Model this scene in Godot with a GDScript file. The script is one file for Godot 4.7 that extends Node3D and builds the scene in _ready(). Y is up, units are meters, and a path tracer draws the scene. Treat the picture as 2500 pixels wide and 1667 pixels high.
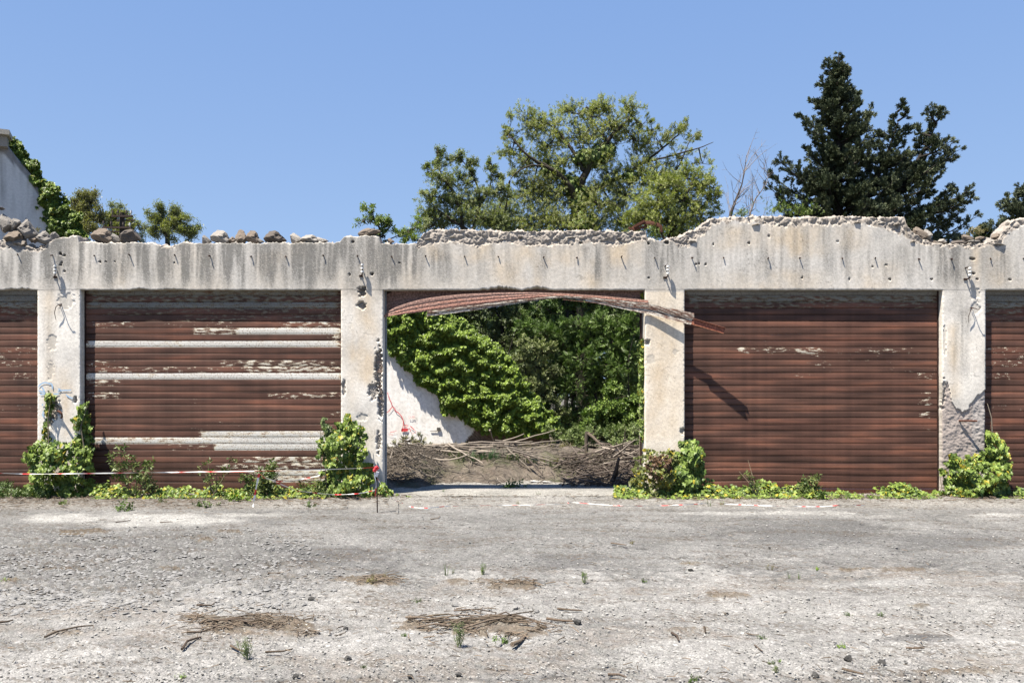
extends Node3D
# A row of derelict garages in hard spring sun. Units are metres; the facade's front face is z = 0, the camera stands 12.5 m in front of it.

const EYE := 1.6
const DIST := 12.5
const PPM := 158.0
const HOR := 959.0

var rng := RandomNumberGenerator.new()
var taken := {}
var M := {}
var SH := {}
var n_big: FastNoiseLite
var n_mid: FastNoiseLite
var n_fine: FastNoiseLite
var n_streak: FastNoiseLite
var n_streak2: FastNoiseLite
var n_cell: FastNoiseLite
var n_cellv: FastNoiseLite


# ------------------------------------------------------------------ small helpers
func at(px: float, py: float, z: float) -> Vector3:
	var s := (DIST - z) / DIST
	return Vector3((px - 1250.0) / PPM * s, EYE + (HOR - py) / PPM * s, z)

func on_ground(px: float, py: float) -> Vector3:
	var d := DIST * 253.0 / (py - HOR)
	return Vector3((px - 1250.0) * d / (PPM * DIST), 0.0, DIST - d)

func lin(r: float, g: float, b: float) -> Color:
	return Color(r, g, b).linear_to_srgb()

func rv() -> Vector3:
	while true:
		var v := Vector3(rng.randf_range(-1, 1), rng.randf_range(-1, 1), rng.randf_range(-1, 1))
		if v.length_squared() < 1.0 and v.length_squared() > 0.01:
			return v.normalized()
	return Vector3.UP

func pl(a: Array, x: float) -> float:
	if x <= a[0][0]:
		return a[0][1]
	for i in range(1, a.size()):
		if x <= a[i][0]:
			return lerpf(a[i - 1][1], a[i][1], (x - a[i - 1][0]) / maxf(a[i][0] - a[i - 1][0], 0.001))
	return a[-1][1]

func make_noise(s: int, freq: float, octaves := 3) -> FastNoiseLite:
	var n := FastNoiseLite.new()
	n.seed = s
	n.noise_type = FastNoiseLite.TYPE_SIMPLEX_SMOOTH
	n.frequency = freq
	n.fractal_octaves = octaves
	return n

func numbered(called: String) -> String:
	var k: int = taken.get(called, 0)
	taken[called] = k + 1
	return called if k == 0 else "%s_%03d" % [called, k]

func tag(o: Node, label: String, category: String, group := "") -> void:
	o.set_meta("label", label)
	o.set_meta("category", category)
	if group:
		o.set_meta("group", group)

func thing(called: String, where: Vector3, label: String, category: String, group := "") -> Node3D:
	var o := Node3D.new()
	o.name = numbered(called)
	add_child(o)
	o.position = where
	tag(o, label, category, group)
	return o

func part(called: String, mesh: Mesh, m: Material, parent: Node, at_ := Vector3.ZERO) -> MeshInstance3D:
	var o := MeshInstance3D.new()
	o.name = called if parent != self else numbered(called)
	o.mesh = mesh
	o.material_override = m
	o.position = at_
	parent.add_child(o, true)
	return o

func structure(called: String, mesh: Mesh, m: Material) -> MeshInstance3D:
	var o := part(called, mesh, m, self)
	o.set_meta("kind", "structure")
	return o

func copies(called: String, mesh: Mesh, m: Material, xf: Array, cols: PackedColorArray, parent: Node, stuff := true) -> MultiMeshInstance3D:
	var mm := MultiMesh.new()
	mm.transform_format = MultiMesh.TRANSFORM_3D
	mm.use_colors = true
	mm.mesh = mesh
	mm.instance_count = xf.size()
	for i in xf.size():
		mm.set_instance_transform(i, xf[i])
		mm.set_instance_color(i, cols[i])
	var o := MultiMeshInstance3D.new()
	o.name = called if parent != self else numbered(called)
	o.multimesh = mm
	o.material_override = m
	parent.add_child(o, true)
	if stuff:
		o.set_meta("kind", "stuff")
	return o


# ------------------------------------------------------------------ mesh builders
class MB:
	var v := PackedVector3Array()
	var n := PackedVector3Array()
	var c := PackedColorArray()
	var idx := PackedInt32Array()

	func tri(a: Vector3, b: Vector3, d: Vector3, col: Color) -> void:
		var nn := (d - a).cross(b - a).normalized()
		var k := v.size()
		v.append(a); v.append(b); v.append(d)
		for q in 3:
			n.append(nn)
			c.append(col)
			idx.append(k + q)

	func quad(a: Vector3, b: Vector3, d: Vector3, e: Vector3, col: Color) -> void:
		# a, b, d, e run clockwise seen from the front
		var nn := (d - a).cross(b - a).normalized()
		var k := v.size()
		for p in [a, b, d, e]:
			v.append(p)
			n.append(nn)
			c.append(col)
		for q in [0, 1, 2, 0, 2, 3]:
			idx.append(k + q)

	func box(xf: Transform3D, s: Vector3, col: Color) -> void:
		var h := s * 0.5
		var p := []
		for i in 8:
			p.append(xf * Vector3(h.x if i & 1 else -h.x, h.y if i & 2 else -h.y, h.z if i & 4 else -h.z))
		quad(p[4], p[6], p[7], p[5], col)
		quad(p[1], p[3], p[2], p[0], col)
		quad(p[5], p[7], p[3], p[1], col)
		quad(p[0], p[2], p[6], p[4], col)
		quad(p[6], p[2], p[3], p[7], col)
		quad(p[0], p[4], p[5], p[1], col)

	func tube(pts: Array, rads: Array, sides: int, col: Color) -> void:
		var u := Vector3.ZERO
		var first := v.size()
		var m := pts.size()
		for i in m:
			var t: Vector3 = (pts[mini(i + 1, m - 1)] - pts[maxi(i - 1, 0)])
			t = t.normalized() if t.length() > 1e-6 else Vector3.UP
			if i == 0:
				u = t.cross(Vector3(0.3, 0.1, 0.9) if absf(t.z) < 0.9 else Vector3.UP).normalized()
			u = (u - t * u.dot(t)).normalized()
			var w := t.cross(u)
			for k in sides:
				var a := TAU * k / sides
				var r := u * cos(a) + w * sin(a)
				v.append(pts[i] + r * rads[i])
				n.append(r)
				c.append(col)
		for i in m - 1:
			for k in sides:
				var a := first + i * sides + k
				var b := first + i * sides + (k + 1) % sides
				for q in [a, a + sides, b, b, a + sides, b + sides]:
					idx.append(q)
		for e in 2:
			var base := first + (m - 1) * sides * e
			var k0 := v.size()
			var tip: Vector3 = pts[0] if e == 0 else pts[-1]
			var nn: Vector3 = (pts[0] - pts[1]) if e == 0 else (pts[-1] - pts[-2])
			nn = nn.normalized()
			v.append(tip); n.append(nn); c.append(col)
			for k in sides:
				v.append(v[base + k]); n.append(nn); c.append(col)
			for k in sides:
				idx.append(k0)
				idx.append(k0 + 1 + (k if e == 0 else (k + 1) % sides))
				idx.append(k0 + 1 + ((k + 1) % sides if e == 0 else k))

	func mesh() -> ArrayMesh:
		var a := []
		a.resize(Mesh.ARRAY_MAX)
		a[Mesh.ARRAY_VERTEX] = v
		a[Mesh.ARRAY_NORMAL] = n
		a[Mesh.ARRAY_COLOR] = c
		a[Mesh.ARRAY_INDEX] = idx
		var m := ArrayMesh.new()
		m.add_surface_from_arrays(Mesh.PRIMITIVE_TRIANGLES, a)
		return m

func sheet(nx: int, ny: int, P: PackedVector3Array, C: PackedColorArray, UV := PackedVector2Array()) -> ArrayMesh:
	# i runs along a row, j over the rows; the front is where (along i) x (along j) points
	var N := PackedVector3Array()
	N.resize(P.size())
	var I := PackedInt32Array()
	I.resize((nx - 1) * (ny - 1) * 6)
	var q := 0
	for j in ny:
		var j0 := maxi(j - 1, 0) * nx
		var j1 := mini(j + 1, ny - 1) * nx
		var jj := j * nx
		for i in nx:
			var d := (P[jj + mini(i + 1, nx - 1)] - P[jj + maxi(i - 1, 0)]).cross(P[j1 + i] - P[j0 + i])
			N[jj + i] = d.normalized() if d.length_squared() > 1e-16 else Vector3.UP
			if i < nx - 1 and j < ny - 1:
				var a := jj + i
				I[q] = a
				I[q + 1] = a + nx
				I[q + 2] = a + 1
				I[q + 3] = a + nx
				I[q + 4] = a + nx + 1
				I[q + 5] = a + 1
				q += 6
	var arr := []
	arr.resize(Mesh.ARRAY_MAX)
	arr[Mesh.ARRAY_VERTEX] = P
	arr[Mesh.ARRAY_NORMAL] = N
	if C.size():
		arr[Mesh.ARRAY_COLOR] = C
	if UV.size():
		arr[Mesh.ARRAY_TEX_UV] = UV
	arr[Mesh.ARRAY_INDEX] = I
	var m := ArrayMesh.new()
	m.add_surface_from_arrays(Mesh.PRIMITIVE_TRIANGLES, arr)
	return m

func rock_mesh(s: int, rough := 0.28, subdiv := 2, col_var := 0.12) -> ArrayMesh:
	var t := (1.0 + sqrt(5.0)) / 2.0
	var V := [Vector3(-1, t, 0), Vector3(1, t, 0), Vector3(-1, -t, 0), Vector3(1, -t, 0), Vector3(0, -1, t), Vector3(0, 1, t), Vector3(0, -1, -t), Vector3(0, 1, -t), Vector3(t, 0, -1), Vector3(t, 0, 1), Vector3(-t, 0, -1), Vector3(-t, 0, 1)]
	var F := [[0, 11, 5], [0, 5, 1], [0, 1, 7], [0, 7, 10], [0, 10, 11], [1, 5, 9], [5, 11, 4], [11, 10, 2], [10, 7, 6], [7, 1, 8], [3, 9, 4], [3, 4, 2], [3, 2, 6], [3, 6, 8], [3, 8, 9], [4, 9, 5], [2, 4, 11], [6, 2, 10], [8, 6, 7], [9, 8, 1]]
	var T := []
	for f in F:
		T.append([V[f[0]].normalized(), V[f[1]].normalized(), V[f[2]].normalized()])
	for k in subdiv:
		var T2 := []
		for f in T:
			var ab: Vector3 = (f[0] + f[1]).normalized()
			var bc: Vector3 = (f[1] + f[2]).normalized()
			var ca: Vector3 = (f[2] + f[0]).normalized()
			T2.append([f[0], ab, ca]); T2.append([ab, f[1], bc]); T2.append([ca, bc, f[2]]); T2.append([ab, bc, ca])
		T = T2
	var nn := make_noise(s, 0.9, 4)
	var cuts := []
	var r2 := RandomNumberGenerator.new()
	r2.seed = s
	for k in 11:
		cuts.append([Vector3(r2.randf_range(-1, 1), r2.randf_range(-1, 1), r2.randf_range(-1, 1)).normalized(), r2.randf_range(0.5, 0.8)])
	var shape := func(p: Vector3) -> Vector3:
		var q := p * (1.0 + rough * nn.get_noise_3dv(p * 1.3))
		for c in cuts:
			var over: float = q.dot(c[0]) - c[1]
			if over > 0.0:
				q -= c[0] * over * 0.96
		return q * (1.0 + rough * 0.24 * nn.get_noise_3dv(p * 4.0)) * 0.62
	var mb := MB.new()
	for f in T:
		var a: Vector3 = shape.call(f[0])
		var b: Vector3 = shape.call(f[1])
		var d: Vector3 = shape.call(f[2])
		var g := 1.0 + col_var * nn.get_noise_3dv(a * 7.0) * 2.0
		var col := Color(g, g, g)
		if (d - a).cross(b - a).dot(a) > 0.0:
			mb.tri(a, b, d, col)
		else:
			mb.tri(a, d, b, col)
	return mb.mesh()


# ------------------------------------------------------------------ textures and materials
func noise_bytes(w: int, h: int, s: int, freq: float, octaves := 3, cellular := -1) -> PackedByteArray:
	var n := make_noise(s, freq, octaves)
	if cellular >= 0:
		n.noise_type = FastNoiseLite.TYPE_CELLULAR
		n.cellular_return_type = cellular
		n.fractal_type = FastNoiseLite.FRACTAL_NONE
	var im := n.get_seamless_image(w, h)
	im.convert(Image.FORMAT_L8)
	return im.get_data()

func stretched_bytes(w: int, h: int, by: int, s: int, freq: float, octaves := 3) -> PackedByteArray:
	var n := make_noise(s, freq, octaves)
	var im := n.get_image(w / by, h)
	im.convert(Image.FORMAT_L8)
	im.resize(w, h, Image.INTERPOLATE_CUBIC)
	return im.get_data()

func grey_tex(b: PackedByteArray, w: int, h: int) -> ImageTexture:
	var im := Image.create_from_data(w, h, false, Image.FORMAT_L8, b)
	im.convert(Image.FORMAT_RGB8)
	return ImageTexture.create_from_image(im)

func mat(col: Color, rough := 0.9, vcol := false, tex: Texture2D = null, tile := 1.0, bump: Texture2D = null, bump_cm := 0.3) -> StandardMaterial3D:
	var m := StandardMaterial3D.new()
	m.albedo_color = col
	m.roughness = rough
	m.metallic_specular = 0.3
	m.vertex_color_use_as_albedo = vcol
	if tex:
		m.albedo_texture = tex
	if bump:
		m.heightmap_enabled = true
		m.heightmap_texture = bump
		m.heightmap_scale = bump_cm
	if tex or bump:
		m.uv1_triplanar = true
		m.uv1_world_triplanar = true
		m.uv1_scale = Vector3.ONE / tile
	return m

func leaf_mat(through: Color, rough := 0.45) -> StandardMaterial3D:
	var m := StandardMaterial3D.new()
	m.albedo_color = Color.WHITE
	m.vertex_color_use_as_albedo = true
	m.roughness = rough
	m.metallic_specular = 0.35
	m.backlight_enabled = true
	m.backlight = through
	m.cull_mode = BaseMaterial3D.CULL_DISABLED
	return m

func make_materials() -> void:
	var W := 1024
	# concrete: fine sand grain with a few dark pits
	var a := noise_bytes(W, W, 11, 0.20, 3)
	var b := noise_bytes(W, W, 12, 0.02, 4)
	var p := noise_bytes(W, W, 13, 0.055, 1, FastNoiseLite.RETURN_DISTANCE)
	var out := PackedByteArray()
	var hgt := PackedByteArray()
	out.resize(W * W)
	hgt.resize(W * W)
	for i in W * W:
		var v := 196.0 + (a[i] - 128) * 0.20 + (b[i] - 128) * 0.10
		var h := 150.0 + (a[i] - 128) * 0.35 + (b[i] - 128) * 0.45
		if p[i] < 22 and b[i] > 140:
			v -= 45.0
			h -= 70.0
		out[i] = clampi(int(v), 60, 255)
		hgt[i] = clampi(int(h), 0, 255)
	var conc := grey_tex(out, W, W)
	var conc_h := grey_tex(hgt, W, W)
	M.wall = mat(lin(1.75, 1.75, 1.75), 0.95, true, conc, 1.3, conc_h, 0.22)
	M.stone = mat(lin(1.7, 1.7, 1.7), 0.95, true, conc, 0.45, conc_h, 1.2)
	# ground: pebbles bound in dusty asphalt
	var d := noise_bytes(W, W, 21, 0.075, 1, FastNoiseLite.RETURN_DISTANCE)
	var e := noise_bytes(W, W, 21, 0.075, 1, FastNoiseLite.RETURN_CELL_VALUE)
	var d2 := noise_bytes(W, W, 22, 0.028, 1, FastNoiseLite.RETURN_DISTANCE)
	var e2 := noise_bytes(W, W, 22, 0.028, 1, FastNoiseLite.RETURN_CELL_VALUE)
	for i in W * W:
		var v := 150.0 + (a[i] - 128) * 0.3 + (b[i] - 128) * 0.2
		var h := 70.0 + (a[i] - 128) * 0.2
		if e[i] > 110 and d[i] < 120:
			v = 158.0 + (e[i] - 160) * 0.30 + (a[i] - 128) * 0.15
			h = 120.0 + (120 - d[i]) * 0.5
		if e2[i] > 185 and d2[i] < 95:
			v = 140.0 + (e2[i] - 200) * 0.9 + (a[i] - 128) * 0.2
			h = 160.0 + (95 - d2[i]) * 0.9
		if d[i] > 150:
			v -= 16.0
		out[i] = clampi(int(v), 40, 255)
		hgt[i] = clampi(int(h), 0, 255)
	M.lot = mat(lin(2.7, 2.7, 2.7), 0.97, true, grey_tex(out, W, W), 1.1, grey_tex(hgt, W, W), 1.1)
	M.earth = mat(lin(2.7, 2.7, 2.7), 0.98, true, grey_tex(out, W, W), 0.7, grey_tex(hgt, W, W), 2.0)
	M.gravel = mat(Color.WHITE, 0.95, true)
	# rusty iron
	for i in W * W:
		var v := 190.0 + (a[i] - 128) * 0.35 + (b[i] - 128) * 0.6
		out[i] = clampi(int(v), 50, 255)
	var rust := grey_tex(out, W, W)
	M.iron = mat(lin(0.15, 0.062, 0.04), 0.8, false, rust, 0.4, conc_h, 0.15)
	M.dark_iron = mat(lin(0.05, 0.025, 0.02), 0.8, false, rust, 0.4)
	M.bent = mat(lin(2.2, 2.2, 2.2), 0.55, true, rust, 0.8, conc_h, 0.05)
	M.pale_rail = mat(lin(0.33, 0.36, 0.40), 0.6, false, rust, 0.4)
	M.porcelain = mat(lin(0.7, 0.7, 0.68), 0.2)
	M.bark = mat(lin(1.6, 1.6, 1.6), 0.95, true, conc, 0.3, conc_h, 1.0)
	M.white_wall = mat(lin(1.75, 1.75, 1.75), 0.95, true, conc, 2.2, conc_h, 0.2)
	M.paint_red = mat(lin(0.55, 0.05, 0.06), 0.8)
	M.paint_red_pale = mat(lin(0.62, 0.30, 0.30), 0.8)
	M.paint_blue = mat(lin(0.30, 0.44, 0.60), 0.8)
	M.tape = mat(Color.WHITE, 0.35, true)
	M.plain = mat(Color.WHITE, 0.9, true)
	M.leaf = leaf_mat(Color(0.5, 0.6, 0.2))
	M.tree_leaf = leaf_mat(Color(0.88, 0.94, 0.5))
	M.needle = leaf_mat(Color(0.1, 0.12, 0.05), 0.6)
	M.dry = mat(Color.WHITE, 0.9, true)

func door_tex(rows: int, spec: Dictionary, s: int) -> ImageTexture:
	var W := 1024
	var RH := 24
	var H := rows * RH
	var flake := stretched_bytes(W, H, 4, s, 0.085, 4)
	var fine := stretched_bytes(W, H, 2, s + 1, 0.3, 2)
	var tone := stretched_bytes(W, H, 8, s + 2, 0.02, 3)
	var drip := make_noise(s + 3, 0.02, 2)
	var b := PackedByteArray()
	b.resize(W * H * 3)
	var r2 := RandomNumberGenerator.new()
	r2.seed = s
	for k in rows:
		var bands: Array = spec.get(k, [])
		var rt := r2.randf_range(0.88, 1.12)
		var red := r2.randf_range(-0.2, 0.2)
		for u in W:
			var fu := float(u) / W
			var amount := 0.0
			for bd in bands:
				if fu > bd[0] - 0.04 and fu < bd[1] + 0.04:
					amount = maxf(amount, bd[2] * smoothstep(bd[0] - 0.04, bd[0] + 0.04, fu) * smoothstep(bd[1] + 0.04, bd[1] - 0.04, fu))
			var dr := drip.get_noise_1d(u * 1.0) * 0.10
			for y in RH:
				var q := (k * RH + y) * W + u
				var f := flake[q] * 0.48 + fine[q] * 0.34 + tone[q] * 0.18
				var t := (rt + dr + (tone[q] - 128) * 0.0022 + (fine[q] - 128) * 0.0009)
				var c0 := (82.0 + 4.0 * red) * t
				var c1 := (57.5 - 3.0 * red) * t
				var c2 := (48.0 - 4.0 * red) * t
				if tone[q] > 160:
					var o := (tone[q] - 160) / 95.0
					c0 += 12.0 * o
					c1 += 4.0 * o
				var th := 40.0 + amount * 215.0
				if amount > 0.02 and f < th:
					var w := clampf((th - f) / 14.0, 0.0, 1.0)
					var wh := (118.0 if k < 5 else 190.0) + (fine[q] - 128) * 0.12 + (tone[q] - 128) * 0.1  # top rows' white greyed: the lintel's shade is put into the paint colour
					var cream := 1.0 - clampf((th - f) / 60.0, 0.0, 1.0)
					c0 = lerpf(c0, wh, w)
					c1 = lerpf(c1, wh - 2.0 - 8.0 * cream, w)
					c2 = lerpf(c2, wh - 8.0 - 26.0 * cream, w)
					if fine[q] < 78 and flake[q] > 90 and amount < 0.97:
						c0 *= 0.6
						c1 *= 0.5
						c2 *= 0.45
				b[q * 3] = clampi(int(c0), 0, 255)
				b[q * 3 + 1] = clampi(int(c1), 0, 255)
				b[q * 3 + 2] = clampi(int(c2), 0, 255)
	return ImageTexture.create_from_image(Image.create_from_data(W, H, false, Image.FORMAT_RGB8, b))


# ------------------------------------------------------------------ leaves
func make_leaves() -> void:
	var W := Color.WHITE
	# lobed ivy leaf, in the xy plane, facing +z, stalk at the origin
	var mb := MB.new()
	var rim := [Vector2(0, 0.05), Vector2(-0.28, -0.05), Vector2(-0.5, 0.18), Vector2(-0.33, 0.4), Vector2(-0.36, 0.68), Vector2(-0.14, 0.68), Vector2(0, 1.0)]
	for s in [-1.0, 1.0]:
		for i in rim.size() - 1:
			var p: Vector2 = rim[i]
			var q: Vector2 = rim[i + 1]
			var a := Vector3(p.x * s, p.y, absf(p.x) * 0.28 - p.y * p.y * 0.2)
			var b := Vector3(q.x * s, q.y, absf(q.x) * 0.28 - q.y * q.y * 0.2)
			var mid := Vector3(0, 0.4, 0.0)
			if s > 0:
				mb.tri(mid, b, a, W)
			else:
				mb.tri(mid, a, b, W)
	SH.ivy = mb.mesh()
	# sprig of oval leaves along a stalk (+y), about 1 unit long
	var sprig := func(n: int, l: float, w: float, droop: float, sd: int) -> ArrayMesh:
		var m := MB.new()
		var r2 := RandomNumberGenerator.new()
		r2.seed = sd
		for i in n:
			var t := 0.12 + 0.88 * i / (n - 1)
			var ang := i * 2.4 + r2.randf_range(-0.4, 0.4)
			var dir := Vector3(cos(ang), 0.55 - droop + (0.8 if i == n - 1 else 0.0), sin(ang)).normalized()
			var side := dir.cross(Vector3.UP + rv_of(r2) * 0.7).normalized()
			var up := side.cross(dir)
			var o := Vector3(0, t, 0)
			var g := r2.randf_range(0.82, 1.15)
			var ll := l * r2.randf_range(0.75, 1.15)
			var c := Color(g, g, g * r2.randf_range(0.8, 1.1))
			var tip := o + dir * ll - up * ll * 0.12
			var e1 := o + dir * ll * 0.45 + side * w * 0.5 + up * ll * 0.06
			var e2 := o + dir * ll * 0.45 - side * w * 0.5 + up * ll * 0.06
			m.tri(o, e1, tip, c)
			m.tri(o, tip, e2, c)
		return m.mesh()
	SH.sprig = sprig.call(9, 0.55, 0.26, 0.0, 5)
	SH.sprig_b = sprig.call(8, 0.6, 0.3, 0.15, 6)
	SH.narrow = sprig.call(8, 0.75, 0.14, 0.75, 7)
	SH.small = sprig.call(12, 0.34, 0.2, 0.0, 8)
	# feathery frond with paired leaflets
	mb = MB.new()
	for i in 9:
		var t := 0.14 + 0.1 * i
		var l := 0.26 * sin(clampf(t * 2.6 + 0.35, 0, PI)) + 0.05
		for s in [-1.0, 1.0]:
			var o := Vector3(0, t, -t * t * 0.25)
			var tip := o + Vector3(s * l, 0.07, -0.05)
			var e1 := o + Vector3(s * l * 0.5, 0.09, 0.0)
			var e2 := o + Vector3(s * l * 0.5, -0.01, -0.03)
			mb.tri(o, e1, tip, W)
			mb.tri(o, tip, e2, W)
	SH.frond = mb.mesh()
	# cypress spray: short blades in a loose brush
	mb = MB.new()
	var r3 := RandomNumberGenerator.new()
	r3.seed = 77
	for i in 16:
		var ang := i * 2.4
		var t := r3.randf_range(0.0, 0.55)
		var dir := Vector3(cos(ang) * 0.5, 0.85, sin(ang) * 0.5).normalized()
		var side := dir.cross(rv_of(r3)).normalized()
		var o := Vector3(0, t, 0)
		var l := r3.randf_range(0.32, 0.55)
		var g := r3.randf_range(0.75, 1.25)
		var c := Color(g, g, g)
		mb.tri(o - side * 0.03, o + dir * l * 0.6 + side * 0.055, o + dir * l, c)
		mb.tri(o - side * 0.03, o + dir * l, o + dir * l * 0.5 - side * 0.06, c)
	SH.brush = mb.mesh()
	# tuft of grass blades, 1 unit tall
	for kind in 3:
		mb = MB.new()
		r3.seed = 90 + kind
		for i in 13:
			var ang := r3.randf_range(0, TAU)
			var lean := r3.randf_range(0.1, 0.75)
			var h := r3.randf_range(0.45, 1.0)
			var o := Vector3(cos(ang), 0, sin(ang)) * r3.randf_range(0.0, 0.16)
			var out := Vector3(cos(ang), 0, sin(ang))
			var side := Vector3(-sin(ang), 0, cos(ang)) * 0.016
			var m1 := o + out * lean * 0.25 * h + Vector3(0, h * 0.55, 0)
			var tip := o + out * lean * 0.8 * h + Vector3(0, h * (1.0 - lean * 0.3), 0)
			var g := r3.randf_range(0.75, 1.2)
			var c := Color(g, g, g)
			mb.quad(o - side, m1 - side * 0.7, m1 + side * 0.7, o + side, c)
			mb.tri(m1 - side * 0.7, tip, m1 + side * 0.7, c)
		SH["tuft%d" % kind] = mb.mesh()

func rv_of(r: RandomNumberGenerator) -> Vector3:
	return Vector3(r.randf_range(-1, 1), r.randf_range(-1, 1), r.randf_range(-1, 1)).normalized()

func turned(up: Vector3, size: float, pos: Vector3) -> Transform3D:
	# a basis whose y follows UP, spun at random
	var y := up.normalized()
	var x := y.cross(rv()).normalized()
	return Transform3D(Basis(x * size, y * size, x.cross(y) * size), pos)

func facing(normal: Vector3, hang: Vector3, size: float, pos: Vector3) -> Transform3D:
	# z follows NORMAL, y as near to HANG as it can be
	var z := normal.normalized()
	var x := hang.cross(z).normalized()
	return Transform3D(Basis(x * size, z.cross(x) * size, z * size), pos)

func in_poly(p: Vector2, poly: Array) -> bool:
	var inside := false
	var j := poly.size() - 1
	for i in poly.size():
		var a: Vector2 = poly[i]
		var b: Vector2 = poly[j]
		if (a.y > p.y) != (b.y > p.y) and p.x < (b.x - a.x) * (p.y - a.y) / (b.y - a.y) + a.x:
			inside = not inside
		j = i
	return inside

func poly_edge(p: Vector2, poly: Array) -> float:
	var best := 1e9
	var j := poly.size() - 1
	for i in poly.size():
		best = minf(best, p.distance_to(Geometry2D.get_closest_point_to_segment(p, poly[j], poly[i])))
		j = i
	return best


# ------------------------------------------------------------------ the facade
var TOP := [[-800, 590], [-300, 586], [-60, 584], [0, 588], [30, 594], [60, 602], [85, 609], [100, 604], [114, 592], [129, 584], [160, 579], [188, 577], [191, 593], [223, 590], [270, 594], [330, 592], [367, 593], [392, 599], [425, 599], [440, 593], [620, 594], [829, 592], [840, 578], [880, 576], [924, 577], [929, 595], [1015, 594], [1032, 572], [1053, 561], [1110, 559], [1168, 562], [1240, 564], [1359, 564], [1436, 561], [1520, 566], [1577, 562], [1581, 584], [1627, 586], [1645, 580], [1665, 572], [1704, 559], [1722, 545], [1734, 533], [1800, 530], [1880, 527], [1960, 531], [2080, 528], [2150, 531], [2211, 528], [2217, 550], [2230, 566], [2250, 580], [2271, 590], [2315, 596], [2399, 594], [2425, 590], [2439, 586], [2450, 568], [2465, 550], [2479, 537], [2520, 532], [2700, 534], [3300, 540]]
var PLASTER := [[-800, 560], [-60, 600], [0, 604], [40, 606], [85, 616], [110, 604], [129, 585], [180, 570], [380, 560], [392, 603], [425, 604], [436, 570], [1000, 570], [1020, 606], [1050, 597], [1100, 588], [1130, 596], [1170, 604], [1230, 590], [1300, 600], [1360, 598], [1440, 592], [1500, 600], [1560, 590], [1580, 584], [1640, 588], [1660, 600], [1680, 604], [1705, 582], [1740, 552], [1784, 538], [1840, 541], [1900, 553], [1980, 548], [2120, 546], [2160, 560], [2200, 573], [2231, 590], [2260, 596], [2330, 604], [2400, 604], [2438, 600], [2446, 596], [2452, 578], [2470, 562], [2500, 552], [3300, 552]]
var STAINS := [[60, 14, 620, 700, 0.35], [118, 22, 585, 700, 0.75], [150, 18, 580, 640, 0.6], [194, 7, 590, 705, 0.75], [225, 10, 600, 660, 0.25], [262, 12, 600, 700, 0.35], [300, 10, 610, 690, 0.4], [345, 22, 600, 680, 0.55], [400, 25, 600, 690, 0.45], [455, 16, 600, 680, 0.5], [490, 14, 595, 690, 0.6], [520, 12, 595, 660, 0.5], [556, 10, 595, 700, 0.6], [592, 9, 600, 705, 0.75], [640, 14, 597, 690, 0.5], [668, 8, 620, 690, 0.45], [735, 22, 597, 700, 0.65], [775, 20, 597, 680, 0.5], [822, 20, 595, 670, 0.6], [850, 14, 580, 640, 0.5], [905, 24, 580, 690, 0.35], [950, 22, 598, 700, 0.75], [985, 24, 598, 690, 0.75], [1020, 14, 605, 690, 0.6], [1066, 10, 610, 690, 0.4], [1090, 12, 625, 690, 0.3], [1150, 9, 640, 690, 0.2], [1215, 10, 610, 650, 0.15], [1428, 9, 605, 690, 0.42], [1462, 8, 600, 690, 0.4], [1404, 8, 620, 680, 0.2], [1600, 18, 588, 680, 0.55], [1640, 22, 586, 670, 0.6], [1668, 10, 600, 680, 0.3], [1712, 10, 610, 680, 0.3], [1760, 12, 600, 650, 0.2], [1880, 12, 610, 680, 0.22], [1960, 10, 620, 690, 0.2], [2060, 14, 600, 690, 0.25], [2130, 10, 610, 690, 0.25], [2200, 16, 600, 690, 0.4], [2240, 12, 600, 690, 0.3], [2280, 14, 600, 690, 0.4], [2318, 22, 602, 690, 0.65], [2345, 16, 602, 680, 0.6], [2450, 14, 610, 690, 0.3], [120, 16, 760, 900, 0.25], [150, 8, 700, 800, 0.3], [885, 10, 700, 820, 0.15], [1640, 12, 730, 800, 0.2], [2350, 16, 760, 920, 0.4], [2362, 12, 720, 830, 0.3]]
var OCHRE := [[300, 30, 600, 690, 0.3], [660, 40, 625, 690, 0.35], [1060, 40, 590, 625, 0.6], [1180, 90, 600, 630, 0.5], [1330, 110, 600, 640, 0.55], [1520, 40, 590, 640, 0.7], [1240, 60, 645, 690, 0.5], [1310, 12, 630, 690, 0.45], [1450, 30, 640, 690, 0.5], [1800, 60, 560, 600, 0.5], [1945, 60, 555, 615, 0.95], [2080, 40, 560, 600, 0.4], [2130, 60, 650, 700, 0.4], [1900, 120, 670, 700, 0.4], [1610, 30, 720, 1060, 0.7], [1640, 16, 800, 1060, 0.5], [895, 26, 720, 930, 0.65], [860, 14, 800, 1000, 0.4], [120, 14, 720, 1010, 0.4], [2330, 18, 800, 960, 0.5], [2385, 12, 600, 720, 0.55], [2440, 30, 620, 690, 0.4], [160, 16, 900, 1060, 0.4]]
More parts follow.
